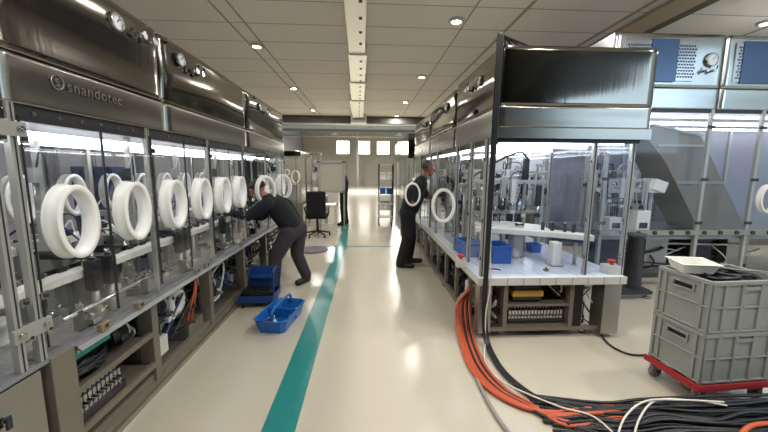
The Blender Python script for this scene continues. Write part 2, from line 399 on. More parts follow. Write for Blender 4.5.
# ------------------------------------------------------------------ long machine line
GX, BX, HZ0, HZ1, HZ2, RZL = -1.48, -2.6, 1.87, 2.08, 2.56, .72
LM = thing('assembly_machine', 'long stainless machine line behind glass with a row of oval white port collars', 'machine', (-2., 3.4, 0))
joints = [.5, 1.5, 2.65, 4.38, 6.3]
for i in range(4):
    a0, a1 = joints[i]+.004, joints[i+1]-.004
    m = MB(); bulge_panel(m, ('x', GX), 1, a0, a1, HZ1+.004, HZ2, GX-BX, 'steel', .007, seed=i+3)
    h = m.build('hood_cover', LM)
    m = MB(); bulge_panel(m, ('x', GX), 1, a0, a1, HZ0, HZ1-.002, GX-BX, 'steelband', .0015, seed=i+30, edge=.01)
    m.build('hood_band', h)
    if i > 0:
        gauge_full(h, 'x', GX, 1, (2.19, 2.88, 4.9)[i-1], 2.45, .05); valve(h, 'x', GX, 1, (2.44, 3.12, 5.16)[i-1], 2.45 if i == 1 else 2.42)
        MB().box((GX, (2.0, 2.7, 4.7)[i-1], 2.525), (GX+.02, (2.0, 2.7, 4.7)[i-1]+.06, 2.55), 'darkmetal').build('latch', h)
    if i == 1:
        e = MB()
        yc, zc = 1.765, 2.005
        e.lathe([(.036, 0), (.036, .003), (.030, .003), (.030, 0)], (GX+.003, yc, zc), 'etch', 30, 'x', closed=True)
        e.build('logo_emblem', h)
        for s_, (dy, sz, dz) in enumerate([(0, .05, 0)]):
            cu = bpy.data.curves.new('logo_lettering', 'FONT'); cu.body = 'snandotec'; cu.size = .082; cu.extrude = .0012; cu.space_character = 1.12
            lo = bpy.data.objects.new('logo_lettering', cu); COL.objects.link(lo)
            lo.rotation_euler = (PI/2, 0, PI/2); lo.location = (GX+.005, 1.815, 1.98)
            dg = bpy.context.evaluated_depsgraph_get(); me = bpy.data.meshes.new_from_object(lo.evaluated_get(dg)); mw = lo.matrix_world.copy()
            bpy.data.objects.remove(lo)
            mw = Matrix.Translation((GX+.005, 1.815, 1.975)) @ Matrix.Rotation(PI/2, 4, 'Z') @ Matrix.Rotation(PI/2, 4, 'X')
            me.transform(mw); me.transform(Matrix.Translation(-world(h))); me.materials.clear(); me.materials.append(MATS['etch'])
            lt = bpy.data.objects.new('logo_lettering', me); COL.objects.link(lt); lt.parent = h
            cu = bpy.data.curves.new('s_letter', 'FONT'); cu.body = 'S'; cu.size = .05; cu.extrude = .0012
            lo = bpy.data.objects.new('s', cu); COL.objects.link(lo); dg = bpy.context.evaluated_depsgraph_get()
            me = bpy.data.meshes.new_from_object(lo.evaluated_get(dg)); bpy.data.objects.remove(lo)
            me.transform(Matrix.Translation((GX+.005, yc-.014, zc-.017)) @ Matrix.Rotation(PI/2, 4, 'Z') @ Matrix.Rotation(PI/2, 4, 'X')); me.transform(Matrix.Translation(-world(h)))
            me.materials.clear(); me.materials.append(MATS['etch'])
            lt = bpy.data.objects.new('logo_letter', me); COL.objects.link(lt); lt.parent = h
# dark carrier rail under the hood with bolts
m = MB().box((GX-.05, .5, HZ0-.07), (GX-.012, 6.3, HZ0), 'darkmetal')
for k in range(44): m.cyl((GX-.012, .6+.13*k, HZ0-.032), (GX-.005, .6+.13*k, HZ0-.032), .009, 'steel2', 8)
m.build('carrier_rail', LM)
MB().box((BX, .5, HZ0-.045), (BX+.05, 6.3, HZ0), 'darkmetal').build('carrier_rail', LM)
m = MB()
MB().box((BX+.05, .55, HZ0-.03), (GX-.05, 6.25, HZ0-.004), 'panelgrey').build('ceiling_panel', LM)
for x in (-1.74, -2.02, -2.2, -2.42): m.cyl((x, .6, HZ0-.095), (x, 6.2, HZ0-.095), .012, 'led', 8)
m.build('light_strip', LM)
posts = [.55, 1.44, 1.53, 2.42, 3.3, 4.22, 5.15, 6.25]
for y in posts:
    o = MB().box((GX-.03, y-.016, RZL), (GX, y+.016, HZ0), 'alu').box((GX, y-.003, RZL), (GX+.003, y+.003, HZ0), 'darkmetal').build('post', LM, .003)
    for z in (.86, 1.02, 1.72): MB().box((GX, y+.02, z-.018), (GX+.012, y+.05, z+.018), 'steel2').cyl((GX+.012, y+.03, z), (GX+.022, y+.03, z), .008, 'darkmetal', 8).build('hinge', o)
    MB().box((BX, y-.02, RZL), (BX+.04, y+.02, HZ0), 'alu').build('rear_post', LM, .003)
for z in (1.76, .89):
    m = MB(); m.box((GX+.002, 1.40, z-.03), (GX+.018, 1.57, z+.03), 'alu')
    for y in (1.43, 1.54): m.cyl((GX+.018, y, z), (GX+.03, y, z), .014, 'steel2', 10)
    m.build('post_bracket', LM)
# glass doors with oval port collars, one every 0.47 m
def door(parent, y0, y1, ax_x, ringy, hinge=None, ang=0, sgn=1, rz=1.335, zz=(RZL+.05, HZ0-.05), name='glass_door', gm='glass', rev=False):
    m = MB(); pane_with_hole(m, y0, y1, zz[0], zz[1], ringy, rz, .006, gm, ax='x', val=0)
    r = MB(); ring_into(r, 'x', 0, sgn, ringy, rz)
    e = MB()
    for y in (y0, y1): e.box((-.004, y-.002, zz[0]), (.004, y+.002, zz[1]), 'darkmetal')
    for q in (m, r, e):
        M = Matrix.Translation((ax_x, 0, 0))
        if hinge is not None: M = Matrix.Translation((ax_x, hinge, 0)) @ Matrix.Rotation(ang, 4, 'Z') @ Matrix.Translation((0, -hinge, 0))
        q.v = [M @ v for v in q.v]
    d = m.build(name, parent); r.build('port_collar', d); e.build('edge_strip', d)
    return d
ys = [1.55, 2.0, 2.435, 2.865, 3.315, 3.755, 4.19]
rings = [1.74, 2.18, 2.63, 3.08, 3.53, 3.98]
for k in range(6): door(LM, ys[k]+.004, ys[k+1]-.004, GX+.004, rings[k])
door(LM, 4.235, 4.69, GX+.02, 4.46, hinge=4.235, ang=-math.radians(50))
door(LM, 4.7, 5.14, GX+.004, 4.92)
door(LM, 5.165, 5.62, GX+.02, 5.39, hinge=5.165, ang=-math.radians(50))
door(LM, 5.63, 6.22, GX+.004, 5.93)
MB().box((GX-.003, .58, RZL+.05), (GX+.003, 1.41, HZ0-.05), 'glass').build('glass_panel', LM)
for k in range(11):
    y = .6+.47*k+.2
    door(LM, y-.225, y+.225, BX-.004, y, sgn=-1, name='rear_glass_door', rz=1.36)
MB().box((BX+.04, 6.27, RZL), (GX-.04, 6.28, HZ0), 'glass').build('glass_panel', LM)
# rail, deck, base
m = MB().box((GX-.05, 1.68, RZL-.035), (GX+.02, 6.3, RZL-.012), 'railgrey').box((GX-.045, .5, RZL-.02), (GX+.004, 6.3, RZL), 'railgrey')
m.prism([(GX+.02, 1.68, RZL-.02), (GX+.042, 1.68, RZL-.04), (GX+.036, 1.68, RZL-.045), (GX-.0, 1.68, RZL-.033)], (0, 4.62, 0), 'railgrey')
m.build('front_rail', LM)
for i, y in enumerate((1.86, 2.16, 2.9, 3.08, 3.95)):
    MB().box((GX+.004, y-.035, RZL-.015), (GX+.035, y+.035, RZL+.03), 'catchgrey').cyl((GX+.035, y, RZL+.01), (GX+.04, y, RZL+.01), .012, 'darkmetal', 10).build('door_catch', LM, .003)
MB().box((BX, .5, RZL-.05), (GX-.05, 6.3, RZL-.01), 'deck').build('deck', LM)
DZ = RZL-.01
BF = -1.53
MB().box((BX, .5, .0), (BF, 6.3, .06), 'profile').box((BF, .5, 0.0), (BF+.035, 6.3, .035), 'steeldull').box((BF-.06, .5, .06), (BF-.02, 6.3, .11), 'profile').build('base_frame', LM)
for y0, y1 in ((2.37, 2.44), (3.26, 3.33), (4.18, 4.25), (5.12, 5.19), (6.2, 6.3)):
    MB().box((BF-.1, y0, .06), (BF, y1, RZL-.035), 'profile').build('base_leg', LM, .003)
MB().box((BF-.1, 1.545, .0), (GX+.012, 1.675, RZL-.004), 'profile').build('base_leg', LM, .004)
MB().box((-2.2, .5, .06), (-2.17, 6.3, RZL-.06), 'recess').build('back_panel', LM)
# near stainless door
d = MB().box((BF-.03, .5, .05), (GX+.005, 1.50, RZL-.03), 'steeldull').build('base_door', LM, .003)
m = MB(); m.box((GX+.005, 1.30, .55), (GX+.012, 1.36, .60), 'steel2'); m.cyl((GX+.012, 1.33, .575), (GX+.03, 1.33, .575), .012, 'steel2', 10); m.box((GX+.026, 1.31, .545), (GX+.036, 1.33, .60), 'darkmetal'); m.build('handle', d)
m = MB()
for (y, z, w) in ((1.28, .40, .07), (1.41, .335, .035)): m.box((GX+.005, y-w, z-.012), (GX+.007, y+w, z+.012), 'navy')
m.build('sticker', d)
# bay 1: shelf rack with terminal strip, cable loom and valve bank
m = MB()
for z in (.42, .185):
    m.box((BF-.03, 1.66, z-.022), (BF, 2.37, z+.018), 'profile')
m.box((BF-.03, 1.68, .1), (BF, 1.71, .68), 'profile'); m.box((BF-.32, 1.66, .385), (BF-.03, 2.37, .40), 'profile'); m.box((BF-.32, 1.66, .17), (BF-.03, 2.37, .185), 'profile')
m.build('equipment_rack', LM)
m = MB().box((BF-.1, 1.74, .56), (BF-.05, 2.05, .66), 'tealpcb')
for k in range(9): m.box((BF-.05, 1.755+.033*k, .60), (BF-.03, 1.775+.033*k, .65), 'offwhite')
m.build('terminal_strip', LM)
m = MB(); rr = random.Random(3)
for k in range(16): m.tube([(BF-.1+rr.uniform(-.03, .05), 1.7+rr.uniform(0, .05), .44+rr.uniform(0, .05)), (BF-.06+rr.uniform(-.02, .03), 1.82, .5+rr.uniform(-.04, .04)), (BF-.06+rr.uniform(-.03, .03), 1.95, .47+rr.uniform(-.04, .04)), (BF-.1, 2.06+rr.uniform(-.02, .02), .44+rr.uniform(-.01, .08))], .012, 'blackcable', 6, 4)
m.build('cable_loom', LM)
m = MB()
for k in range(11):
    y = 1.73+.032*k
    m.box((BF-.1, y, .25), (BF-.03, y+.024, .35), 'steel2'); m.cyl((BF-.06, y+.012, .35), (BF-.06, y+.012, .385), .009, 'offwhite', 8); m.cyl((BF-.03, y+.012, .30), (BF-.01, y+.012, .30), .008, 'darkmetal', 8)
m.box((BF-.2, 1.71, .205), (BF-.02, 2.1, .25), 'darkmetal')
m.build('valve_bank', LM)
def motor(parent, x, y, z, r=.05, L=.16, m2='black', ax='y'):
    d = Vector((0, L, 0)) if ax == 'y' else Vector((L, 0, 0)) if ax == 'x' else Vector((0, 0, L))
    m = MB(); p = Vector((x, y, z)); m.cyl(p, p+d*.75, r, m2, 14); m.cyl(p+d*.75, p+d*.85, r*1.12, 'alu', 14); m.cyl(p+d*.85, p+d, r*.45, 'steel2', 10)
    for k in range(4): m.cyl(p+d*(.1+.14*k), p+d*(.14+.14*k), r*1.06, 'darkmetal', 14)
    return m.build('motor', parent)
motor(LM, BF-.12, 2.1, .52, .055, .17); motor(LM, BF-.1, 2.16, .485, .04, .14, 'darkmetal')
motor(LM, BF-.16, 2.55, .5, .07, .2); motor(LM, BF-.18, 2.95, .3, .06, .18, 'darkmetal')
# bay 2: pump, hoses, boxes
m = MB().lathe([(.06, -.03), (.11, -.03), (.115, 0), (.11, .03), (.06, .03)], (BF-.12, 2.88, .46), 'offwhite', 22, 'x', closed=True).box((BF-.16, 2.7, .35), (BF-.08, 2.82, .39), 'offwhite')
m.box((BF-.17, 2.66, .60), (BF-.1, 3.0, .64), 'offwhite').build('pump', LM)
MB().box((BF-.2, 2.47, .16), (BF-.05, 2.62, .3), 'offwhite').box((BF-.2, 2.49, .35), (BF-.16, 2.64, .62), 'profile').build('junction_box', LM, .004)
MB().tube([(BF-.08, 3.14, .6), (BF-.06, 3.1, .5), (BF-.07, 3.04, .38), (BF-.1, 3.0, .22)], .012, 'orange', 8).tube([(BF-.08, 3.18, .58), (BF-.07, 3.13, .45), (BF-.08, 3.08, .3), (BF-.1, 3.06, .2)], .009, 'orange', 8).build('hose', LM)
MB().box((BF-.3, 2.95, .06), (BF-.06, 3.22, .2), 'profile').build('junction_box', LM, .004)
rr = random.Random(11)
for (y0, y1) in ((2.46, 3.25), (3.36, 4.16), (4.28, 5.1), (5.22, 6.18)):
    cable_mess(MB(), BF-.3, BF-.05, y0, y1, .14, .62, 20, ['blackcable', 'blackcable', 'darkmetal', 'offwhite', 'navy'], .009, rr).build('cable_loom', LM)
for k in range(7):
    y = 3.42+.1*k if k < 7 else 0
    MB().box((BF-.2, y, .2+.05*(k % 3)), (BF-.1, y+.07, .33+.06*(k % 2)), ('alu', 'darkmetal', 'slateblue')[k % 3]).build('valve_block', LM, .003)
motor(LM, BF-.14, 4.35, .4, .06, .2); motor(LM, BF-.14, 4.8, .5, .05, .18, 'alu')

# ------------------------------------------------------------------ things inside the long machine line
def bowl_feeder(x, y, z, r, label, group, m1='alu'):
    t = thing('bowl_feeder', label, 'feeder', (x, y, z), group)
    MB().cyl((x, y, z), (x, y, z+.12), r*.72, 'darkmetal', 20).cyl((x, y, z+.12), (x, y, z+.14), r*.85, 'steel2', 20).build('drive_base', t)
    b = MB().lathe([(r*.3, .14), (r*.9, .15), (r, .17), (r*1.02, .30), (r*1.0, .305), (r*.96, .30), (r*.93, .19), (r*.3, .175)], (x, y, z), m1, 28)
    pts = [(x+r*.9*math.cos(a*.5), y+r*.9*math.sin(a*.5), z+.19+.006*a) for a in range(18)]
    b.tube(pts, .012, 'steel2', 6, 3); b.build('bowl', t)
    return t
def canister(x, y, z, r, h, label, group, m1='alu', name='pedestal', cat='pedestal'):
    t = thing(name, label, cat, (x, y, z), group)
    MB().lathe([(r*1.15, 0), (r*1.15, .015), (r, .02), (r*.98, h-.03), (r*1.05, h-.025), (r*1.05, h)], (x, y, z), m1, 24).build('column', t)
    m = MB()
    for k in range(6): m.cyl((x+r*1.06*math.cos(k), y+r*1.06*math.sin(k), z+.015), (x+r*1.06*math.cos(k), y+r*1.06*math.sin(k), z+.025), .008, 'darkmetal', 6)
    m.build('bolt', t)
    return t
def actuator(x, y, z, h, label, group, d=1):
    t = thing('pneumatic_actuator', label, 'actuator', (x, y, z), group)
    MB().box((x-.025, y-.025, z), (x+.025, y+.025, z+h), 'alu').build('column', t, .003)
    MB().box((x-.03, y-.045, z), (x+.03, y+.045, z+.012), 'steel2').build('base_plate', t)
    MB().box((x-.03, y-.03, z+h*.55), (x+d*.22, y+.03, z+h*.55+.05), 'darkmetal').cyl((x+d*.2, y, z+h*.4), (x+d*.2, y, z+h*.72), .02, 'steel2', 12).build('arm', t)
    m = MB(); m.tube([(x+d*.2, y, z+h*.72), (x+d*.15, y+.02, z+h*.95), (x+.02, y+.03, z+h*.9), (x-.02, y+.04, z+h*.5)], .005, 'blackcable', 6)
    m.tube([(x+d*.2, y, z+h*.7), (x+d*.1, y-.03, z+h*.88), (x+.02, y-.03, z+h*.8)], .005, 'navy', 6).build('air_line', t)
    MB().box((x+d*.18, y-.02, z+h*.34), (x+d*.22, y-.005, z+h*.4), 'offwhite').box((x+d*.18, y+.005, z+h*.34), (x+d*.22, y+.02, z+h*.4), 'offwhite').build('gripper', t)
    return t
def track(poly, z, th, legs, label, m1='white', name='conveyor_track', blocks=0, rnd=None):
    c = Vector(poly[0]); t = thing(name, label, 'conveyor', (c.x, c.y, z))
    MB().prism([(p[0], p[1], z) for p in poly], (0, 0, th), m1).build('track_plate', t, .004)
    for (x, y, z0) in legs: MB().cyl((x, y, z0), (x, y, z), .018, 'alu', 10).cyl((x, y, z0), (x, y, z0+.01), .035, 'alu', 12).build('leg', t)
    return t
def gantry(x0, x1, y, z0, h, label, group, seed, n=5):
    rr = random.Random(seed); t = thing('portal_frame', label, 'frame', ((x0+x1)/2, y, z0), group)
    for x in (x0, x1): MB().box((x-.018, y-.018, z0), (x+.018, y+.018, z0+h), 'alu').box((x-.04, y-.04, z0), (x+.04, y+.04, z0+.012), 'steel2').build('upright', t)
    MB().box((x0-.04, y-.025, z0+h), (x1+.04, y+.025, z0+h+.05), 'alu').build('crossbeam', t, .003)
    MB().box((x0, y-.02, z0+h*.55), (x1, y+.01, z0+h*.55+.03), 'steeldull').build('crossbar', t)
    for k in range(n):
        x = x0+(x1-x0)*(k+.5)/n+rr.uniform(-.02, .02); L = rr.uniform(.12, .3); w = rr.uniform(.018, .035); zt = z0+h+rr.uniform(-.02, .06)
        MB().box((x-w, y-.05, zt-L), (x+w, y-.025, zt), rr.choice(['alu', 'darkmetal', 'offwhite', 'steeldull', 'black'])).cyl((x, y-.04, zt-L-.1), (x, y-.04, zt-L), w*.5, 'steel2', 8).box((x-w*.8, y-.06, zt-L-.14), (x+w*.8, y-.02, zt-L-.1), rr.choice(['darkmetal', 'offwhite'])).build('slide_unit', t)
    for k in range(3):
        xa, xb = rr.uniform(x0, x1), rr.uniform(x0, x1)
        MB().tube([(xa, y-.03, z0+h), (xa+.03, y+.05, z0+h+.14), ((xa+xb)/2, y+.06, z0+h+.1), (xb, y+.04, z0+h*.6), (xb+.03, y+.05, z0+.1)], .007, rr.choice(['blackcable', 'offwhite', 'navy']), 6).build('air_line', t)
    return t
# long white vibratory tracks running along the line
t = track([(-1.72, .7), (-1.63, .7), (-1.66, 5.9), (-1.76, 5.9)], .97, .045, [(-1.68, .9+.6*k, DZ) for k in range(9)], 'long white vibratory track running along the line behind the long line glass')
m = MB()
for k in range(36):
    y = .8+.14*k; m.box((-1.735, y, 1.0), (-1.715, y+.05, 1.04), 'darkmetal')
m.build('side_guide', t)
m = MB().box((-1.77, .7, .985), (-1.755, 5.9, 1.03), 'steel2'); m.build('side_rail', t)
t = track([(-2.18, .7), (-2.08, .7), (-2.05, 4.2), (-2.15, 4.2)], 1.08, .05, [(-2.1, .9+.8*k, DZ) for k in range(5)], 'white track along the back of the long machine line, above the front one')
m = MB()
for k in range(20): m.box((-2.1, .8+.16*k, 1.13), (-2.07, .86+.16*k, 1.17), 'darkmetal')
m.build('side_guide', t)
t = thing('guide_bar', 'steel guide bar standing on feet along the deck inside the long line glass', 'guide bar', (-1.58, 2.6, DZ))
MB().cyl((-1.58, 1.75, DZ+.10), (-1.6, 3.0, DZ+.10), .012, 'steel2', 10).build('bar', t)
for y in (1.85, 2.4, 2.9): MB().box((-1.6, y-.015, DZ), (-1.565, y+.015, DZ+.11), 'darkmetal').build('foot', t)
g = 'grey drum pedestals inside the long machine line'
canister(-1.72, 2.12, DZ, .085, .24, 'grey drum pedestal with white hose, nearest the front glass posts of the long line', g, 'steeldull')
canister(-1.86, 1.72, DZ, .06, .12, 'short pale drum on the deck beside the first glass post', g, 'offwhite')
canister(-1.95, 2.75, DZ, .08, .22, 'grey drum pedestal under the white track behind the second port collar', g, 'steeldull')
canister(-1.9, 3.6, DZ, .08, .22, 'grey drum pedestal under the track behind the fifth port collar', g, 'steeldull')
g = 'dark motor blocks between the port collars'
for k, (y, lab) in enumerate([(2.0, 'dark motor block left of the second port collar'), (2.12, 'dark motor block right of its twin, below the second port collar'), (2.92, 'dark motor block between the third and fourth port collars'),
                              (3.02, 'dark motor block just below the fourth port collar'), (3.8, 'dark motor block between the fifth and sixth port collars')]):
    x = -1.6
    t = thing('motor_block', lab, 'motor', (x, y, DZ), g)
    MB().box((x-.03, y-.03, DZ+.18), (x+.03, y+.03, DZ+.36), 'darkmetal').build('housing', t, .004)
    MB().cyl((x, y, DZ), (x, y, DZ+.18), .02, 'alu', 10).build('stand', t)
    MB().cyl((x, y, DZ+.36), (x, y, DZ+.4), .015, 'steel2', 10).build('plug', t)
g = 'bowl feeders at the back of the long machine line'
for k, (x, y, lab) in enumerate([(-2.32, 1.35, 'bowl feeder nearest the left frame edge, behind the double posts'), (-2.33, 2.5, 'second bowl feeder along the back glass of the long machine line'), (-2.33, 3.5, 'third bowl feeder along the back glass of the long machine line'), (-2.3, 4.7, 'farthest bowl feeder, behind the bending worker')]):
    bowl_feeder(x, y, DZ, .19, lab, g)
g = 'actuators along the long white track'
rr = random.Random(5)
OR = ['first', 'second', 'third', 'fourth', 'fifth', 'sixth', 'seventh', 'eighth', 'ninth', 'tenth', 'eleventh', 'twelfth']
for k in range(10):
    actuator(-1.92+rr.uniform(-.05, .05), 1.15+.46*k, DZ, rr.uniform(.38, .66), 'slim aluminium actuator behind the long white track, %s from the near end' % OR[k], g, 1)
# low deck clutter: small fixtures screwed on the deck
g = 'small fixtures on the long deck'
rr = random.Random(8)
for k in range(64):
    x, y = rr.uniform(-1.95, -1.56), 1.6+.062*k+rr.uniform(0, .05); s = rr.uniform(.018, .04); h = rr.uniform(.02, .08)
    m = MB().box((x-s, y-s, DZ), (x+s, y+s*.8, DZ+h), rr.choice(['steel2', 'alu', 'darkmetal', 'offwhite'])).cyl((x, y, DZ+h), (x, y, DZ+h+.03), s*.5, 'steel2', 8)
    tag(m.build('deck_fixture'), 'small metal fixture screwed to the deck inside the long machine line', 'fixture', g)
t = thing('slanted_cover', 'grey steel cover sloping beside the open door near the worker', 'cover', (-1.75, 4.0, DZ))
MB().prism([(-1.56, 3.72, DZ), (-1.56, 4.12, DZ), (-1.9, 4.12, DZ+.13), (-1.9, 3.72, DZ+.13)], (0, 0, .012), 'steeldull').build('sheet', t)
for y in (3.76, 4.08): MB().box((-1.9, y-.01, DZ), (-1.87, y+.01, DZ+.13), 'alu').build('support', t)

g = 'portal frames inside the long machine line'
for k in range(9):
    gantry(-2.5, -1.86, 1.05+.53*k, DZ, .34+.06*((k*5) % 3), 'portal frame with slide units in the long machine line, %s from near end' % OR[k], g, 200+k)
for k in range(9):
    t = thing('hood_strut', 'slim pale strut from deck to hood inside the long machine line, %s from near end' % OR[k], 'strut', (-1.8, 1.2+.55*k, DZ), 'struts inside the long machine line')
    x, y = (-1.98, -2.35, -2.2)[k % 3], 1.3+.55*k
    MB().box((x-.017, y-.017, DZ), (x+.017, y+.017, HZ0-.03), 'alu').build('profile', t, .003)
    MB().box((x-.035, y-.035, DZ), (x+.035, y+.035, DZ+.015), 'steel2').build('base_plate', t)
    MB().box((x-.025, y-.06, 1.5), (x+.025, y-.017, 1.6), ('darkmetal', 'offwhite', 'alu')[k % 3]).cyl((x, y-.04, 1.3), (x, y-.04, 1.5), .008, 'steel2', 8).build('sensor_head', t)
    MB().tube([(x+.02, y-.03, 1.6), (x+.05, y-.02, 1.72), (x+.03, y+.03, 1.6), (x+.025, y+.02, 1.1)], .006, ('blackcable', 'offwhite')[k % 2], 6).build('sensor_cable', t)
# equipment behind the long machine line (seen through two glass walls)
def cabinet(x0, x1, y0, y1, h, label, m1='wallcool', nd=2, name='control_cabinet', ax='x', group=None):
    t = thing(name, label, 'cabinet', ((x0+x1)/2, (y0+y1)/2, 0), group)
    MB().box((x0, y0, .08), (x1, y1, h), m1).box((x0+.03, y0+.03, 0), (x1-.03, y1-.03, .08), 'darkmetal').build('body', t, .006)
    for k in range(nd):
        if ax == 'x':
            a, b = y0+(y1-y0)*k/nd+.012, y0+(y1-y0)*(k+1)/nd-.012
            d = MB().box((x1, a, .11), (x1+.02, b, h-.03), m1).build('door', t, .004); MB().box((x1+.02, b-.06, h*.5), (x1+.04, b-.03, h*.5+.14), 'darkmetal').build('handle', d)
        else:
            a, b = x0+(x1-x0)*k/nd+.012, x0+(x1-x0)*(k+1)/nd-.012
            d = MB().box((a, y0-.02, .11), (b, y0, h-.03), m1).build('door', t, .004); MB().box((b-.06, y0-.04, h*.5), (b-.03, y0-.02, h*.5+.14), 'darkmetal').build('handle', d)
    return t
cabinet(-5.2, -4.5, 3.2, 4.6, 1.9, 'pale grey cabinet far behind the long machine line glass, nearest of three')
cabinet(-5.2, -4.5, 5.2, 6.6, 1.9, 'pale grey cabinet far behind the long machine line glass, middle of three')
cabinet(-5.2, -4.5, 7.4, 8.8, 1.9, 'pale grey cabinet far behind the long machine line glass, farthest of three')
cabinet(-3.9, -3.4, 4.7, 5.3, 1.62, 'blue tool cabinet behind the long machine line', 'navy', 1)

# ------------------------------------------------------------------ white-topped machine (near module)
X0, X1, Y0, Y1, WT = 1.05, 2.45, 2.96, 7.9, .62
RM = thing('assembly_machine', 'machine with white worktop, glass walls and deep steel hood', 'machine', (1.75, 5, 0))
HX0 = 1.12
rj = [2.9, 4.3, 5.95, 7.9]
m = MB(); bulge_panel(m, ('y', 2.9), -1, HX0, X1+.05, 2.15, 2.635, .1, 'steel', .0012, seed=41, nx=30)
h = m.build('hood_cover', RM)
m = MB(); bulge_panel(m, ('y', 2.9), -1, HX0, X1+.05, 1.97, 2.146, .1, 'steelband', .0012, seed=42, edge=.01); m.box((HX0, 2.9, 1.88), (X1+.05, 3.0, 1.968), 'steelband'); m.build('hood_band', h)
for i in range(3):
    a0, a1 = rj[i]+(.03 if i == 0 else .004), rj[i+1]-.004
    m = MB(); bulge_panel(m, ('x', HX0), -1, a0, a1, 2.15, 2.6 if i else 2.63, X1-HX0+.04, 'steel', .008, seed=50+i)
    h = m.build('hood_cover', RM)
    m = MB(); bulge_panel(m, ('x', HX0), -1, a0, a1, 1.88, 2.146, X1-HX0+.04, 'steelband', .0015, seed=60+i, edge=.01); m.build('hood_band', h)
    gauge_full(h, 'x', HX0, -1, a0+.45, 2.47, .05); valve(h, 'x', HX0, -1, a0+.72, 2.45)
    if i == 0: MB().ell((HX0-.005, 3.55, 2.2), (.012, .05, .03), 'black', 12, 8).build('latch', h)
MB().box((HX0+.0, Y0, 1.835), (HX0+.04, Y1, 1.88), 'darkmetal').box((HX0+.04, Y0, 1.85), (X1, Y0+.04, 1.88), 'darkmetal').build('carrier_rail', RM)
m = MB()
m.box((1.25, 3.08, 1.845), (2.4, 3.14, 1.868), 'led').box((1.25, 3.6, 1.845), (2.4, 3.66, 1.868), 'led').box((1.25, 4.3, 1.845), (2.4, 4.36, 1.868), 'led')
for x in (1.4, 2.2): m.box((x-.03, 4.5, 1.845), (x+.03, 7.7, 1.868), 'led')
m.build('light_strip', RM)
for (x, y) in [(1.075, 3.0), (1.1, 3.5), (1.1, 4.06), (1.1, 5.2), (1.1, 5.72), (1.1, 6.8), (1.1, 7.88), (2.08, 3.02), (2.44, 3.02), (2.44, 4.4), (2.44, 5.8), (2.44, 7.88)]:
    z1 = 1.88
    o = MB().box((x-.018, y-.018, WT), (x+.018, y+.018, z1), 'alu').box((x-.005, y-.021, WT), (x+.005, y-.018, z1), 'darkmetal').build('post', RM, .003)
    for z in (.8, 1.15, 1.7): MB().box((x-.03, y-.026, z-.015), (x-.018, y+.01, z+.015), 'steel2').build('hinge', o)
MB().box((1.1, 2.995, WT+.02), (2.06, 3.001, 1.85), 'glassblue').build('glass_panel', RM)
MB().box((2.1, 2.995, WT+.02), (2.42, 3.001, 1.85), 'glassblue').build('glass_panel', RM)
MB().box((2.445, 3.04, WT+.02), (2.451, 7.86, 1.85), 'glassblue').build('glass_panel', RM)
MB().box((1.097, 3.02, WT+.02), (1.103, 3.48, 1.84), 'glass').build('glass_panel', RM)
def rdoor(y0, y1, hinge, ang, ry): return door(RM, y0, y1, 1.085, ry, hinge=hinge, ang=ang, sgn=-1, rz=1.225, zz=(WT+.05, 1.83))
rdoor(3.53, 4.03, 3.53, math.radians(80), 3.79)
rdoor(5.22, 5.80, 5.22, math.radians(84), 5.58)
for a, c in ((4.08, 4.63), (4.64, 5.18), (5.74, 6.26), (6.27, 6.78), (6.82, 7.34), (7.35, 7.86)):
    if a in (4.08, 4.64): MB().box((1.097, a, WT+.05), (1.103, c, 1.83), 'glass').build('glass_panel', RM)
    else: door(RM, a, c, 1.1, (a+c)/2, sgn=-1, rz=1.25, zz=(WT+.05, 1.83))
m = MB().box((X0, Y0, WT-.045), (X1, Y1, WT), 'worktop')
m.build('worktop', RM, .004)
m = MB().box((X0-.012, Y0-.012, WT-.075), (X1+.012, Y0, WT-.004), 'offwhite').box((X0-.012, Y0, WT-.075), (X0, Y1, WT-.004), 'offwhite')
for k in range(9): m.box((X0+.1+.155*k, Y0-.0135, WT-.07), (X0+.104+.155*k, Y0-.012, WT-.005), 'darkmetal')
m.build('worktop_edge', RM)
m = MB()
for k in range(8): m.box((X0+.1+.17*k, Y0+.02, WT), (X0+.105+.17*k, Y1-.1, WT+.001), 'crate')
m.build('worktop_joint', RM)
# base
MB().box((X0+.01, Y0+.02, .06), (X0+.13, Y0+.14, WT-.075), 'steeldull').build('corner_column', RM, .004)
MB().box((X1-.19, Y0+.0, .04), (X1-.02, Y0+.18, WT-.075), 'steeldull').build('corner_column', RM, .004)
m = MB().box((X0+.13, Y0+.04, .07), (X1-.19, Y0+.07, .105), 'profile').box((X0+.13, Y0+.04, .53), (X1-.19, Y0+.07, WT-.05), 'darkmetal')
m.box((X0+.02, Y0+.14, .03), (X0+.06, Y1, .09), 'profile').box((X0+.02, Y0+.14, .50), (X0+.06, Y1, WT-.05), 'profile')
m.box((X0+.1, Y0+.5, .04), (X1-.1, Y1, .07), 'darkmetal').build('base_frame', RM)
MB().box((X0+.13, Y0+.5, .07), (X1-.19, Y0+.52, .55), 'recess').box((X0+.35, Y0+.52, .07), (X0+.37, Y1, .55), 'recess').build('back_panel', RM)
m = MB()
for z in (.105, .32, .53): m.box((1.33, Y0+.06, z-.012), (1.98, Y0+.4, z+.012), 'profile')
for x in (1.33, 1.98): m.box((x-.02, Y0+.05, .09), (x+.02, Y0+.42, .56), 'profile')
m.build('equipment_rack', RM)
m = MB().box((1.42, Y0+.09, .36), (1.7, Y0+.2, .40), 'darkmetal').box((1.41, Y0+.08, .40), (1.71, Y0+.22, .455), 'yellow').box((1.43, Y0+.1, .455), (1.69, Y0+.2, .49), 'darkmetal')
for k in range(12): m.box((1.425+.023*k, Y0+.078, .41), (1.433+.023*k, Y0+.08, .445), 'brass')
m.build('safety_relay', RM)
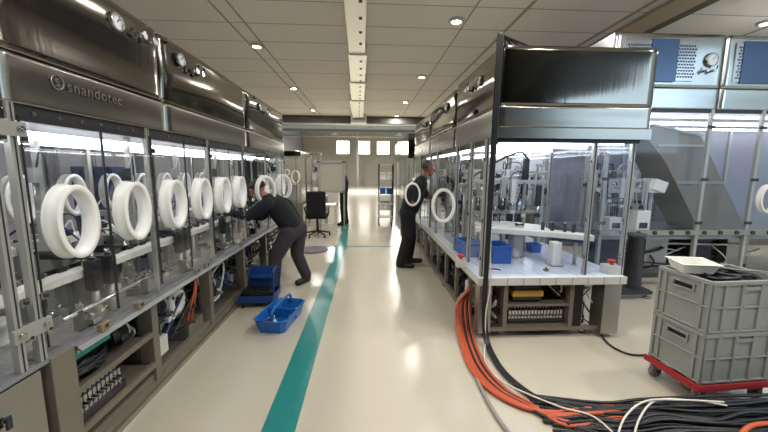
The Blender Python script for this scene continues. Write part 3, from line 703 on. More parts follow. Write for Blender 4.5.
m = MB().box((1.38, Y0+.1, .13), (1.93, Y0+.24, .17), 'darkmetal')
for k in range(17):
    x = 1.39+.032*k; m.box((x, Y0+.1, .17), (x+.023, Y0+.2, .25), 'steel2').cyl((x+.012, Y0+.14, .25), (x+.012, Y0+.14, .275), .008, 'offwhite', 8).cyl((x+.012, Y0+.1, .2), (x+.012, Y0+.085, .2), .007, 'black', 8)
m.build('valve_bank', RM)
rr = random.Random(21)
cable_mess(MB(), 1.8, 1.96, Y0+.12, Y0+.3, .35, .5, 8, ['blackcable', 'offwhite'], .007, rr).build('cable_loom', RM)
cable_mess(MB(), 1.19, 1.3, Y0+.08, Y0+.4, .1, .5, 12, ['blackcable', 'blackcable', 'offwhite'], .012, rr).build('cable_loom', RM)
cable_mess(MB(), 2.02, 2.24, Y0+.08, Y0+.4, .08, .5, 14, ['blackcable', 'darkmetal', 'offwhite'], .007, rr).build('cable_loom', RM)
m = MB(); m.box((2.0, Y0+.05, .09), (2.09, Y0+.4, .54), 'black'); m.build('cable_duct', RM)
for k in range(8):
    y = 3.35+.52*k
    MB().box((X0+.02, y-.025, .09), (X0+.06, y+.025, .5), 'profile').build('base_leg', RM, .003)
    if k % 2 == 0: MB().box((X0+.08, y+.1, .12+.05*(k % 3)), (X0+.24, y+.32, .36), ('offwhite', 'alu', 'darkmetal')[k % 3]).build('junction_box', RM, .005)
    else: motor(RM, X0+.16, y+.1, .28, .06, .2, 'darkmetal')
    cable_mess(MB(), X0+.07, X0+.3, y, y+.5, .1, .5, 10, ['blackcable', 'blackcable', 'offwhite', 'darkmetal'], .008, rr).build('cable_loom', RM)
for (x, y) in ((1.25, 3.1), (2.2, 3.1), (1.12, 4.5), (1.12, 6.2)):
    MB().cyl((x, y, 0), (x, y, .015), .06, 'steeldull', 18).cyl((x, y, .015), (x, y, .07), .014, 'steel2', 10).build('levelling_foot', RM)
# emergency stops
for i, (x, y, lab) in enumerate([(1.0, 3.42, 'red mushroom button on white box at the aisle edge of the white worktop'), (2.38, 3.06, 'red mushroom button on pale box at the near white worktop corner')]):
    t = thing('emergency_stop', lab, 'emergency stop', (x, y, WT), 'emergency stop buttons on the white-topped machine')
    w = .05 if i == 0 else .075
    z0 = WT-.03 if i == 0 else WT
    MB().box((x-w, y-w*.8, z0), (x+w, y+w*.8, z0+.085), 'offwhite').build('housing', t, .006)
    MB().cyl((x, y, z0+.085), (x, y, z0+.105), .018, 'brass', 14).lathe([(.02, .105), (.034, .11), (.036, .125), (.028, .135)], (x, y, z0), 'redbutton', 20).build('button', t)

# ------------------------------------------------------------------ things inside the white-topped machine
t = track([(1.25, 3.75), (1.62, 3.6), (1.98, 3.42), (2.3, 3.22), (2.34, 3.36), (2.06, 3.62), (2.1, 3.95), (1.8, 4.25), (1.4, 4.2)], .90, .055, [(1.35, 3.95, WT), (2.2, 3.36, WT), (1.95, 4.0, WT)], 'large white machined track plate raised over the white worktop')
m = MB()
for k, (x, y) in enumerate([(1.95, 3.58), (2.03, 3.53), (2.13, 3.46), (2.2, 3.42)]):
    m.box((x-.014, y-.014, .955), (x+.014, y+.014, 1.04), 'darkmetal').cyl((x, y, 1.04), (x, y, 1.055), .01, 'steel2', 8)
m.build('stop_block', t)
m = MB(); m.cyl((1.42, 3.92, .955), (1.42, 3.92, .975), .12, 'white', 24).cyl((1.78, 3.78, .955), (1.78, 3.78, .98), .05, 'steel2', 16)
for k in range(3): m.tube([(1.42, 3.92, .985), (1.42+.09*math.cos(2.1*k), 3.92+.09*math.sin(2.1*k), .99)], .009, 'darkmetal', 6, 1); m.tube([(1.78, 3.78, .985), (1.78+.06*math.cos(2.1*k), 3.78+.06*math.sin(2.1*k), .99)], .008, 'darkmetal', 6, 1)
m.build('star_wheel', t)
MB().prism([(1.98, 3.44, .87), (2.32, 3.24, .87), (2.34, 3.34, .87), (2.04, 3.6, .87)], (0, 0, .028), 'navy').build('blue_underplate', t)
g = 'pedestals on the white worktop'
canister(1.72, 3.72, WT, .085, .28, 'grey drum pedestal under the white track plate on the white worktop', g, 'alu')
t = thing('pedestal', 'square white column standing on the white worktop before the grey drum', 'pedestal', (1.98, 3.36, WT), g)
MB().box((1.93, 3.3, WT), (2.02, 3.4, .87), 'white').build('column', t, .006); MB().box((1.91, 3.28, WT), (2.04, 3.42, WT+.012), 'alu').build('base_plate', t)
# bins
def bin_box(x, y, w, d, h, label, rot=0, z=WT, m1='bluebin', group='blue plastic bins on the white worktop'):
    M = RZ(rot, (x, y, z)); t = thing('storage_bin', label, 'bin', (x, y, z), group)
    b = MB(M); th = .006
    def wall(p, q): b.box(p, q, m1)
    wall((-w/2, -d/2, 0), (w/2, d/2, th)); wall((-w/2, d/2-th, 0), (w/2, d/2, h)); wall((-w/2, -d/2, 0), (-w/2+th, d/2, h)); wall((w/2-th, -d/2, 0), (w/2, d/2, h)); wall((-w/2, -d/2, 0), (w/2, -d/2+th, h))
    b.build('body', t, .003)
    r = MB(M)
    for p, q in (((-w/2-.012, -d/2-.012, h-.012), (w/2+.012, -d/2, h)), ((-w/2-.012, d/2, h-.012), (w/2+.012, d/2+.012, h)), ((-w/2-.012, -d/2, h-.012), (-w/2, d/2, h)), ((w/2, -d/2, h-.012), (w/2+.012, d/2, h))): r.box(p, q, m1)
    r.build('rim', t, .003); return t
bin_box(1.21, 3.85, .2, .34, .17, 'blue plastic bin on the white worktop at the aisle glass', .1)
bin_box(1.44, 3.56, .2, .3, .19, 'blue plastic bin just right of the near corner post cables', 0)
bin_box(2.05, 3.95, .12, .15, .1, 'small blue bin under the white track plate', 0)
tag(MB().tube([(1.2, 3.18, WT+.006), (1.24, 3.22, WT+.006), (1.3, 3.2, WT+.006), (1.33, 3.17, WT+.006)], .007, 'black', 8).build('hex_key'), 'small black bent tool lying on the white worktop', 'tool')
tag(MB().box((1.76, 3.13, WT), (1.8, 3.17, WT+.022), 'profile').cyl((1.78, 3.15, WT+.022), (1.78, 3.15, WT+.034), .01, 'darkmetal', 10).build('clamp_block', None, .003), 'small grey clamp block alone on the white worktop', 'clamp')
g = 'actuators in the white-topped machine'
rr = random.Random(15)
for k in range(11):
    x = (1.35, 1.7, 2.05, 2.28)[k % 4]; y = 4.35+.3*k
    actuator(x, y, WT, rr.uniform(.6, 1.0), 'tall aluminium actuator in the white-topped machine, %s from the near glass' % OR[k], g, 1 if k % 2 else -1)
g = 'bowl feeders in the white-topped machine'
for k, (x, y) in enumerate([(2.1, 4.75), (1.5, 5.3), (2.0, 6.3)]):
    bowl_feeder(x, y, WT+.26, .2, 'bowl feeder on the white-topped machine, %s from the near glass' % OR[k], g, ('steel2', 'offwhite', 'alu')[k])
    canister(x, y, WT, .1, .26, 'dark riser drum under the %s bowl feeder of the white-topped machine' % OR[k], 'risers of the white-topped machine', 'darkmetal')
t = thing('transfer_arm', 'long inclined aluminium arm crossing behind the white-topped machine glass', 'transfer arm', (1.7, 4.2, WT))
MB().prism([(1.15, 4.18, 1.38), (2.3, 4.18, 1.56), (2.3, 4.18, 1.60), (1.15, 4.18, 1.43)], (0, .06, 0), 'alu').build('beam', t)
for x in (1.25, 2.2): MB().cyl((x, 4.21, WT), (x, 4.21, 1.4+.15*(x-1.15)), .022, 'alu', 12).build('stand', t)
MB().box((1.95, 4.1, 1.3), (2.01, 4.16, 1.75), 'black').cyl((1.98, 4.13, 1.2), (1.98, 4.13, 1.3), .02, 'steel2', 10).build('carriage', t)
MB().tube([(2.0, 4.13, 1.75), (1.9, 4.15, 1.83), (1.6, 4.17, 1.7), (1.3, 4.19, 1.5)], .012, 'blackcable', 8).build('cable', t)
g = 'portal frames inside the white-topped machine'
for k in range(9):
    gantry((1.3, 1.25, 1.6)[k % 3], (2.2, 1.9, 2.36)[k % 3], 4.12+.38*k, WT, (.82, .64, .95)[k % 3], 'portal frame with slide units in the white-topped machine, %s from the front' % OR[k], g, 300+k, 6)
for k, (x, y) in enumerate([(1.28, 4.0), (1.85, 4.45), (2.3, 4.3)]):
    tt = thing('camera_stand', 'thin black inspection stand in the white-topped machine, %s from the aisle' % OR[k], 'stand', (x, y, WT), 'inspection stands in the white-topped machine')
    MB().cyl((x, y, WT), (x, y, 1.5), .012, 'steel2', 10).cyl((x, y, WT), (x, y, WT+.012), .04, 'darkmetal', 14).build('rod', tt)
    MB().box((x-.03, y-.06, 1.3), (x+.03, y+.02, 1.38), 'black').cyl((x, y-.06, 1.34), (x, y-.09, 1.34), .022, 'darkmetal', 12).build('head', tt, .004)
for k in range(7):
    x = 1.22+.06*k if k < 4 else 1.7+.08*(k-4); y = 5.0 if k < 4 else 4.9
    tag(MB().cyl((x, y, 1.42), (x, y, 1.62), .024, 'black', 12).cyl((x, y, 1.62), (x, y, 1.84), .006, 'steel2', 6).cyl((x, y, 1.4), (x, y, 1.42), .012, 'steel2', 8).build('dispensing_cylinder'), 'black dispensing cylinder hanging under the white-topped machine hood', 'cylinder', 'dispensing cylinders under the white-topped machine hood')

# ------------------------------------------------------------------ second, taller module on the right
FY = 4.4
T2 = thing('assembly_machine', 'taller steel module behind the crates with blue reflections coloured onto its filter panels', 'machine', (5, 5, 0))
for i, (a0, a1) in enumerate([(3.18, 4.68), (4.69, 6.25), (6.26, 7.9)]):
    m = MB(); bulge_panel(m, ('y', FY), -1, a0, a1, 2.70, 3.36, 1.5, 'steel2', .003, seed=70+i, edge=.03)
    h = m.build('hood_cover', T2)
    m = MB(); bulge_panel(m, ('y', FY), -1, a0, a1, 2.43, 2.696, 1.5, 'steel2', .002, seed=80+i, edge=.02); m.build('hood_band', h)
    gx0 = a0+.12
    m = MB().box((gx0, FY-.012, 2.78), (gx0+.98, FY-.004, 3.27), 'steel2')
    for r in range(11):
        for c in range(25):
            x, z = gx0+.05+.037*c+(.018 if r % 2 else 0), 2.83+.038*r
            m.cyl((x, FY-.0125, z), (x, FY-.015, z), .0135, 'navy', 6)
    g_ = m.build('filter_grille', h)
    MB().box((gx0+(.36, .1, .3)[i], FY-.02, 2.765), (gx0+(.72, .72, .8)[i], FY-.0145, 3.29), 'slateblue').build('blue_reflection', h)  # blue reflection on the hood front, put in as a coloured sheet
    gauge_full(h, 'y', FY, -1, a1-.19, 3.05, .085); valve(h, 'y', FY, -1, a1-.22, 2.91)
MB().box((3.2, FY+.02, 2.385), (7.9, FY+.06, 2.43), 'darkmetal').build('carrier_rail', T2)
m = MB()
MB().box((3.22, FY+.06, 2.40), (7.85, 5.92, 2.425), 'panelgrey').build('ceiling_panel', T2)
for k, y in enumerate((4.65, 5.05, 5.4, 5.75)): m.cyl((3.4, y, 2.37-.03*(k % 2)), (7.8, y, 2.37-.03*(k % 2)), .016, 'led', 8)
m.build('light_strip', T2)
for x in (3.22, 4.62, 5.35, 6.6, 7.85):
    o = MB().box((x-.022, FY, .0), (x+.022, FY+.044, 2.43), 'alu').build('post', T2, .003)
    for z in (.9, 1.5, 2.2): MB().box((x-.05, FY-.012, z-.02), (x+.05, FY, z+.02), 'darkmetal').build('hinge', o)
    MB().box((x-.022, 5.9, 0), (x+.022, 5.944, 2.43), 'alu').build('rear_post', T2, .003)
for (a, c) in ((3.25, 4.6), (4.65, 5.32), (5.38, 6.57), (6.63, 7.82)):
    if c == 6.57:
        m = MB(); pane_with_hole(m, a, 5.95, .82, 2.38, 5.56, 1.24, .006, 'glassblue', ax='y', val=FY-.004); d = m.build('glass_door', T2)
        r = MB(); ring_into(r, 'y', FY-.004, -1, 5.56, 1.24, .14, .2); r.build('port_collar', d)
        MB().box((5.96, FY-.007, .82), (c, FY-.001, 2.38), 'glassblue').build('glass_panel', T2)
    else: MB().box((a, FY-.007, .82), (c, FY-.001, 2.38), 'glassblue').build('glass_panel', T2)
m = MB().box((3.2, FY-.02, .73), (7.9, FY+.04, .80), 'steeldull').box((3.2, FY-.01, .12), (7.9, FY+.03, .18), 'darkmetal')
m.build('front_rail', T2)
m = MB()
for k in range(18): m.cyl((3.5+.24*k, FY-.02, .765), (3.5+.24*k, FY-.035, .765), .028, 'darkmetal', 14)
m.build('rail_knob', T2)
MB().box((3.22, FY+.05, .66), (7.9, 5.9, .70), 'deck').build('deck', T2)
MB().box((3.2, 5.93, .7), (7.9, 5.95, 2.43), 'wallcool').build('back_panel', T2)
for x in (3.6, 4.3, 5.1, 6.0): MB().box((x, 5.2, 0), (x+.05, 5.25, .66), 'profile').build('base_leg', T2)
cable_mess(MB(), 3.4, 6, 4.7, 5.2, .1, .62, 24, ['blackcable', 'darkmetal', 'offwhite'], .012, random.Random(31)).build('cable_loom', T2)
for k, x in enumerate((3.45, 4.2, 4.9, 5.5)): MB().box((x, 4.75, .2), (x+.35, 5.1, .6), ('darkmetal', 'alu', 'darkmetal', 'steeldull')[k]).build('junction_box', T2, .006)
# inclined hopper elevator
t = thing('hopper_elevator', 'large grey inclined hopper elevator behind the tall module glass', 'elevator', (5.0, 5.2, .7))
MB().prism([(4.0, 4.75, 2.12), (4.12, 4.75, 2.27), (4.85, 4.75, 2.12), (5.78, 4.75, .72), (5.02, 4.75, .72), (4.35, 4.75, 1.75)], (0, .55, 0), 'chute').build('casing', t, .008)
MB().prism([(4.1, 4.74, 2.26), (4.12, 4.74, 2.285), (4.88, 4.74, 2.135), (4.85, 4.74, 2.11)], (0, .62, 0), 'steeldull').build('lid', t)
for a, c in (((4.2, 1.98), (4.95, 1.98)), ((4.55, 1.45), (5.3, 1.45))): MB().box((a[0], 4.735, a[1]-.02), (c[0], 4.75, a[1]+.02), 'steeldull').build('stiffener', t)
t = thing('roller_conveyor', 'pale conveyor with white guard behind glass left of the hopper', 'conveyor', (3.9, 4.8, .7))
MB().box((3.45, 4.65, 1.3), (4.25, 4.95, 1.36), 'offwhite').build('bed', t, .004)
MB().box((4.12, 4.63, 1.32), (4.32, 4.9, 1.48), 'white', Matrix.Rotation(.3, 3, 'Y')).build('guard', t, .008)
for x in (3.5, 4.2): MB().box((x-.03, 4.75, .7), (x+.03, 4.81, 1.3), 'alu').build('leg', t)
m = MB()
for k in range(6): m.cyl((3.5+.1*k, 4.66, 1.375), (3.5+.1*k, 4.94, 1.375), .02, 'steel2', 10)
m.build('roller', t)
for k, (x, h) in enumerate([(3.55, 1.7), (3.85, 1.5), (4.4, 1.2)]):
    actuator(x, 5.3, .7, h-.5, 'tall aluminium actuator beside the grey inclined hopper, %s from left' % OR[k], 'actuators near the hopper')
for k, (x, lab) in enumerate([(3.55, 'white box unit under the conveyor left of the hopper, nearer the left'), (3.95, 'white box unit under the conveyor left of the hopper, nearer the hopper')]):
    t = thing('control_box', lab, 'control box', (x, 4.65, .7), 'white box units under the conveyor')
    MB().box((x-.1, 4.55, .7), (x+.1, 4.72, .95+.1*k), 'white').build('housing', t, .006); MB().box((x-.06, 4.545, .8), (x+.06, 4.55, .88), 'darkmetal').build('screen', t)
for k, x in enumerate((5.55, 5.75)):
    bin_box(x, 5.4, .18, .3, (.5, .7)[k], ('shorter', 'taller')[k]+' blue bin standing behind the tall module port collar', 0, .7, 'bluebin', 'blue bins behind the tall module glass')
g = 'portal frames inside the tall module'
for k in range(4):
    gantry(3.35+.1*k, 4.0+.05*k, 4.62+.3*k, .7, .75+.12*(k % 2), 'portal frame left of the hopper in the tall module, %s from the front' % OR[k], g, 400+k, 4)
struct(MB().box((3.0, 9.4, 0), (XR, 9.5, CH), 'wallcool'), 'wall_right_inner')
T3 = thing('assembly_machine', 'low-lit machine line behind the hopper and the white-topped machine', 'machine', (6, 7.4, 0))
MB().box((2.95, 6.9, 0), (9.5, 8.4, .75), 'profile').build('base', T3); MB().box((2.95, 6.9, 2.1), (9.5, 8.4, 2.5), 'steel2').build('hood_cover', T3, .01)
for k in range(8): MB().box((2.95+.93*k, 6.88, .75), (2.99+.93*k, 6.92, 2.1), 'alu').build('post', T3)
for k in range(7): MB().box((3.0+.93*k, 6.895, .78), (3.87+.93*k, 6.901, 2.08), 'glass').build('glass_panel', T3)
MB().box((2.95, 8.36, .75), (9.5, 8.4, 2.1), 'offwhite').build('back_panel', T3)
for y in (7.1, 7.5, 7.9): MB().box((3.05, y-.03, 2.06), (9.4, y+.03, 2.09), 'led').build('light_strip', T3)
g = 'portal frames behind the hopper'
for k in range(7):
    gantry(3.1+.75*k, 3.65+.75*k, 7.2+.25*(k % 3), .75, .8+.15*(k % 2), 'portal frame in the machine line behind the hopper, %s from its aisle end' % OR[k], g, 500+k, 4)
for k in range(4): bowl_feeder(3.3+.9*k, 7.9, .75, .24, 'bowl feeder in the machine line behind the hopper, %s from its aisle end' % OR[k], 'bowl feeders behind the hopper', 'offwhite')
# dark column on a floor foot in the gap
t = thing('support_column', 'dark grey round column on a floor bracket between the two glass-walled machines', 'column', (3.36, 3.95, 0))
MB().lathe([(.115, .16), (.10, .2), (.085, .78), (.11, .84)], (3.36, 3.95, 0), 'darkmetal', 22).build('shaft', t)
MB().prism([(3.30, 3.91, .2), (3.12, 3.91, .10), (3.12, 3.91, .06), (3.62, 3.91, .06), (3.62, 3.91, .10), (3.42, 3.91, .2)], (0, .08, 0), 'darkmetal').build('bracket', t)
for x in (3.15, 3.58): MB().cyl((x, 3.95, 0), (x, 3.95, .07), .014, 'steel2', 10).cyl((x, 3.95, 0), (x, 3.95, .02), .05, 'steeldull', 14).build('levelling_foot', t)
tag(MB().prism([(2.6, 4.2, 0), (2.65, 4.2, 0), (2.65, 4.2, .12), (3.12, 4.2, .12), (3.12, 4.2, 0), (3.17, 4.2, 0), (3.17, 4.2, .17), (2.6, 4.2, .17)], (0, .06, 0), 'darkmetal').build('link_bar') , 'dark bar just above the floor linking the two glass-walled machines', 'bar')

# ------------------------------------------------------------------ crates on the dolly
DA = math.radians(3.5)
DC = (2.235, 1.98, 0)
M = RZ(DA, DC)                              # local: x to the right along the front, y away
DL, DW = .66, .42
t = thing('crate_dolly', 'low red dolly on four grey castors carrying two stacked crates', 'dolly', M @ Vector((DL/2, DW/2, 0)))
m = MB(M)
for p, q in (((0, 0, .12), (DL, .05, .155)), ((0, DW-.05, .12), (DL, DW, .155)), ((0, .05, .12), (.05, DW-.05, .155)), ((DL-.05, .05, .12), (DL, DW-.05, .155)), ((0, 0, .155), (DL, .012, .17)), ((0, .012, .155), (.012, DW, .17)), ((.05, DW/2-.03, .125), (DL-.05, DW/2+.03, .15))): m.box(p, q, 'red')
m.build('frame', t, .005)
for (x, y) in ((.07, .05), (.06, DW-.05), (DL-.12, .06), (DL-.07, DW-.07)):
    c = MB(M); c.box((x-.02, y-.028, .07), (x+.02, y-.022, .12), 'steel2').box((x-.02, y+.022, .07), (x+.02, y+.028, .12), 'steel2').box((x-.03, y-.03, .112), (x+.03, y+.03, .12), 'steel2')
    c.cyl((x, y-.03, .05), (x, y+.03, .05), .008, 'darkmetal', 8)
    cc = c.build('caster', t)
    w = MB(M); w.lathe([(.02, -.016), (.043, -.016), (.05, -.01), (.05, .01), (.043, .016), (.02, .016)], (x, y, .05), 'rubber', 22, 'y').build('wheel', cc)
def crate(z, h, label):
    g = 'grey crates stacked on the red dolly'
    o = M @ Vector((.02+.3, .2, z)); t = thing('stacking_crate', label, 'crate', o, g)
    m = MB(M); x0, x1, y0, y1 = .02, .62, .012, .405; th = .008; k = .012
    for p, q in (((x0+k, y0+k, z), (x1-k, y1-k, z+.008)), ((x0+k, y0+k, z), (x1-k, y0+k+th, z+h)), ((x0+k, y1-k-th, z), (x1-k, y1-k, z+h)), ((x1-k-th, y0+k, z), (x1-k, y1-k, z+h))): m.box(p, q, 'crate')
    # left end with a hand slot
    hz0, hz1, hy0, hy1 = z+h-.1, z+h-.065, .14, .28
    for p, q in (((x0+k, y0+k, z), (x0+k+th, y1-k, hz0)), ((x0+k, y0+k, hz1), (x0+k+th, y1-k, z+h)), ((x0+k, y0+k, hz0), (x0+k+th, hy0, hz1)), ((x0+k, hy1, hz0), (x0+k+th, y1-k, hz1))): m.box(p, q, 'crate')
    m.build('body', t, .003)
    r = MB(M)
    for zz, e in ((z+h-.028, .028), (z+h*.5-.006, .012), (z+.004, .014)):
        for p, q in (((x0, y0, zz), (x1, y0+k, zz+e)), ((x0, y1-k, zz), (x1, y1, zz+e)), ((x0, y0+k, zz), (x0+k, y1-k, zz+e)), ((x1-k, y0+k, zz), (x1, y1-k, zz+e))): r.box(p, q, 'crate')
    r.build('rim', t, .003)
    for x in (x0, x0+.1, x0+.23, x0+.37, x0+.5, x1-.03): MB(M).box((x, y0, z), (x+.024, y0+k, z+h-.03), 'crate').build('rib', t, .002)
    for y in (y0, y0+.055, y1-.075, y1-.026): MB(M).box((x0, y, z), (x0+k, y+.022, z+h-.03), 'crate').build('rib', t, .002)
    s = MB(M)
    for p, q in (((x0, hy0-.012, hz0-.012), (x0+k, hy1+.012, hz0)), ((x0, hy0-.012, hz1), (x0+k, hy1+.012, hz1+.01)), ((x0, hy0-.012, hz0), (x0+k, hy0, hz1)), ((x0, hy1, hz0), (x0+k, hy1+.012, hz1))): s.box(p, q, 'crate')
    s.box((x0+k+.01, hy0, hz0), (x0+k+.02, hy1, hz1), 'cratedark').build('hand_grip', t)
    m = MB(M).box((x0+.24, y0-.003, z+h-.065), (x0+.36, y0, z+h-.04), 'crate').build('front_grip', t)
    return t
crate(.17, .36, 'grey plastic stacking crate on the red dolly, lower of two')
crate(.532, .36, 'grey plastic crate filled with black cables, upper of two')
rr = random.Random(77)
for k in range(9):
    cx, cy = rr.uniform(.18, .5), rr.uniform(.13, .3); rad = rr.uniform(.07, .12); z = .80+.011*k
    pts = [M @ Vector((max(.06, min(.58, cx+rad*math.cos(a*.7+k)*1.3)), max(.05, min(.37, cy+rad*math.sin(a*.7+k))), z+.008*math.sin(a*1.3+k))) for a in range(12)]
    tag(MB().tube(pts, .012, 'blackcable', 7, 3).build('coiled_cable'), 'black cable coiled in the upper grey crate', 'cable', 'black cables in the crate')
tag(MB().tube([M @ Vector(p) for p in ((.17, .24, .895), (.3, .26, .92), (.42, .2, .91), (.56, .17, .905), (.62, .15, .9))], .006, 'greyhose', 7).build('loose_cable'), 'thin grey cable lying over the crate beside the white tray', 'cable')
t = thing('parts_tray', 'shallow white plastic tray sitting askew on the upper crate', 'tray', M @ Vector((.15, .27, .9)))
TM = M @ Matrix.Translation((.13, .255, .895)) @ Matrix.Rotation(math.radians(-14), 4, 'Z') @ Matrix.Rotation(math.radians(4), 4, 'X')
def frustum_tray(mb, w0, d0, w1, d1, h, m1, th=.004):
    a = [(-w0/2, -d0/2, 0), (w0/2, -d0/2, 0), (w0/2, d0/2, 0), (-w0/2, d0/2, 0)]; b = [(-w1/2, -d1/2, h), (w1/2, -d1/2, h), (w1/2, d1/2, h), (-w1/2, d1/2, h)]
    s = lambda p, e, z=0: (p[0]*(1-e), p[1]*(1-e), p[2]+z)
    A = [mb.addv(p) for p in a]; B = [mb.addv(p) for p in b]; L = [mb.addv((p[0]*1.09, p[1]*1.13, p[2])) for p in b]; L2 = [mb.addv((p[0]*1.09, p[1]*1.13, p[2]+th)) for p in b]
    C = [mb.addv(s(p, .03, th)) for p in b]; D = [mb.addv(s(p, .05, th)) for p in a]
    mb.face(A[::-1], m1); mb.face(D, m1)
    for k in range(4):
        j = (k+1) % 4
        mb.face((A[k], A[j], B[j], B[k]), m1); mb.face((B[k], B[j], L[j], L[k]), m1); mb.face((L[k], L[j], L2[j], L2[k]), m1); mb.face((L2[k], L2[j], C[j], C[k]), m1); mb.face((C[k], C[j], D[j], D[k]), m1)
    return mb
frustum_tray(MB(TM), .19, .13, .235, .17, .07, 'white').build('tray_body', t, .004)

# ------------------------------------------------------------------ cables and hoses on the floor
def fl(pts, dz=0): return [(x, y, z+dz) for x, y, z in pts]
g = 'orange hoses from the white-topped machine'
rr = random.Random(9)
ends = [(1.35, 1.98), (1.5, 1.93), (1.7, 1.98), (1.95, 2.0), (1.5, 1.87), (1.3, 1.86)]
for k in range(7):
    o = .022*(k-2.5); ex, ey = (ends+[(1.6, 1.9)])[k]
    P = [(1.12, 3.34+.02*k, .37), (1.03+.01*k, 3.3+.02*k, .34), (.975+o, 3.24, .22), (.95+o, 3.08, .06+.012*(k % 2)), (.91+o, 2.75, .022), (.895+o, 2.45, .022), (.95+o*.9, 2.2, .022), (1.08+o*.5, 2.04+o*.3, .022), (1.25, 1.97-.02*k, .022), (ex, ey, .022+.015*(k % 2)), (ex+.35, ey+.03, .022)]
    if k in (3, 5): tag(MB().tube(P, .012, 'blackcable', 9).build('black_cable'), 'black cable running among the orange hoses from the white-topped machine base', 'cable', 'black cables among the orange hoses')
    else: tag(MB().tube(P, .0135, 'orange', 9).build('orange_hose'), 'orange hose curving over the floor from the white-topped machine base', 'hose', g)
P = [(1.1, 3.5, .3), (.98, 3.42, .2), (.91, 3.2, .03), (.875, 2.75, .016), (.845, 2.3, .016), (.85, 1.95, .016), (.9, 1.65, .016)]
tag(MB().tube(P, .014, 'greyhose', 9).build('grey_hose'), 'grey hose on the floor left of the orange hoses', 'hose')
g = 'black cables down the near corner post'
for k in range(4):
    o = .013*(k-1.5)
    P = [(1.35+.1*k, 3.3, 2.69+.012*k), (1.15+o, 2.92, 2.70), (1.09+o, 2.855, 2.66), (1.085+o, 2.86, 2.2), (1.085+o*.8, 2.885, 1.4), (1.085+o*.7, 2.90, .75), (1.09+o*.9, 2.92, .35), (1.1+o, 2.85, .07), (1.085+o, 2.6, .02), (1.10+o, 2.35, .02), (1.19+o*.7, 2.1, .02+.012*(k % 2)), (1.36, 1.98-o, .02), (1.7, 1.95+o, .03), (2.1, 1.88+o, .03), (2.6, 1.86+o, .03)]
    tag(MB().tube(P, .0095, 'blackcable', 8).build('black_cable'), 'black cable dropping from hood top along the near corner post', 'cable', g)
P = [(1.13, 2.96, 1.84), (1.125, 2.945, 1.5), (1.13, 2.945, .9), (1.14, 2.93, .56), (1.1, 2.9, .3), (1.09, 2.85, .07), (1.0, 2.6, .01), (1.02, 2.35, .01), (1.13, 2.12, .05), (1.3, 1.98, .045), (1.45, 1.88, .05), (1.52, 1.7, .01)]
tag(MB().tube(P, .006, 'whitecable', 7).build('white_cable'), 'thin white cable running beside the black post cables to the floor', 'cable')
g = 'black cables heaped across the floor'
for k in range(38):
    y = 1.66+.0092*k+rr.uniform(-.01, .01); z = .016+.03*((k*7) % 4)*(1 if k > 3 else .5)
    P = [(1.12+rr.uniform(0, .3), y+.12+.05*rr.uniform(-1, 1), .016)]
    for x in (1.6, 1.85, 2.1, 2.4, 2.7, 3.1):
        P.append((x, y+.02*(x-1.6)+rr.uniform(-.03, .03) - (.07 if x > 2.05 else 0), max(.016, z*min(1, (x-1.3)*1.2)+rr.uniform(-.006, .006))))
    tag(MB().tube(P, rr.uniform(.010, .014), 'blackcable', 7, 4).build('black_cable'), 'black cable heaped with others across the foreground floor', 'cable', g)
for k, (z, lab) in enumerate([(.135, 'thin white cable arching over the black cable heap, nearest'), (.125, 'thin white cable lying on the black heap, behind the first')]):
    P = [(1.42+.1*k, 1.66, .02), (1.58+.1*k, 1.8, .10), (1.8+.1*k, 1.9+.02*k, z), (2.05+.1*k, 1.9, z), (2.3, 1.87-.02*k, z)]
    tag(MB().tube(P, .006, 'whitecable', 7).build('white_cable'), lab, 'cable')
tag(MB().tube([(2.0, 1.55, .02), (2.2, 1.66, .12), (2.4, 1.68, .135), (2.7, 1.66, .12)], .014, 'orange', 9).build('orange_hose'), 'orange hose across the black heap at the lower right corner', 'hose')
tag(MB().tube([(2.4, 3.14, .15), (2.3, 3.0, .03), (2.25, 2.8, .012), (2.3, 2.66, .012), (2.42, 2.63, .012), (2.6, 2.62, .012), (2.8, 2.62, .012), (3.1, 2.7, .012)], .009, 'blackcable', 8).build('black_cable'), 'single black cable looping on the floor between machine and dolly', 'cable')

# ------------------------------------------------------------------ blue tool tote and trolley on the aisle floor
TA = math.radians(-9)
TO = RZ(TA, (-.90, 3.44, 0)) @ Matrix.Scale(1.08, 4)
t = thing('tool_tote', 'blue plastic tool tote with a carry bar on the aisle floor', 'tote', (-.925, 3.46, 0))
m = MB(TO)
def hexp(w, l, c, z): return [(-w+c, -l, z), (w-c, -l, z), (w, -l+c, z), (w, l-c, z), (w-c, l, z), (-w+c, l, z), (-w, l-c, z), (-w, -l+c, z)]
lo, hi, li, hi2 = hexp(.125, .24, .03, 0), hexp(.155, .28, .05, .125), hexp(.118, .232, .03, .008), hexp(.149, .273, .048, .125)
a = [m.addv(p) for p in lo]; b2 = [m.addv(p) for p in hi]; c2 = [m.addv(p) for p in hi2]; d2 = [m.addv(p) for p in li]
m.face(a[::-1], 'blue'); m.face(d2, 'blue')
for k in range(8):
    j = (k+1) % 8; m.face((a[k], a[j], b2[j], b2[k]), 'blue'); m.face((b2[k], b2[j], c2[j], c2[k]), 'blue'); m.face((c2[k], c2[j], d2[j], d2[k]), 'blue')
m.build('tray_body', t)
m = MB(TO)
for k in range(8):
    p, q = Vector(hi[k]), Vector(hi[(k+1) % 8]); m.tube([p, q], .009, 'blue', 6, 1)
m.build('rim', t)
MB(TO).box((-.145, .02, .03), (.145, .03, .13), 'blue').build('divider', t)
MB(TO).tube([(-.01, -.2, .1), (0, -.19, .18), (0, -.08, .2), (0, .14, .2), (0, .24, .19), (.01, .25, .1)], .012, 'blue', 8).build('carry_bar', t)
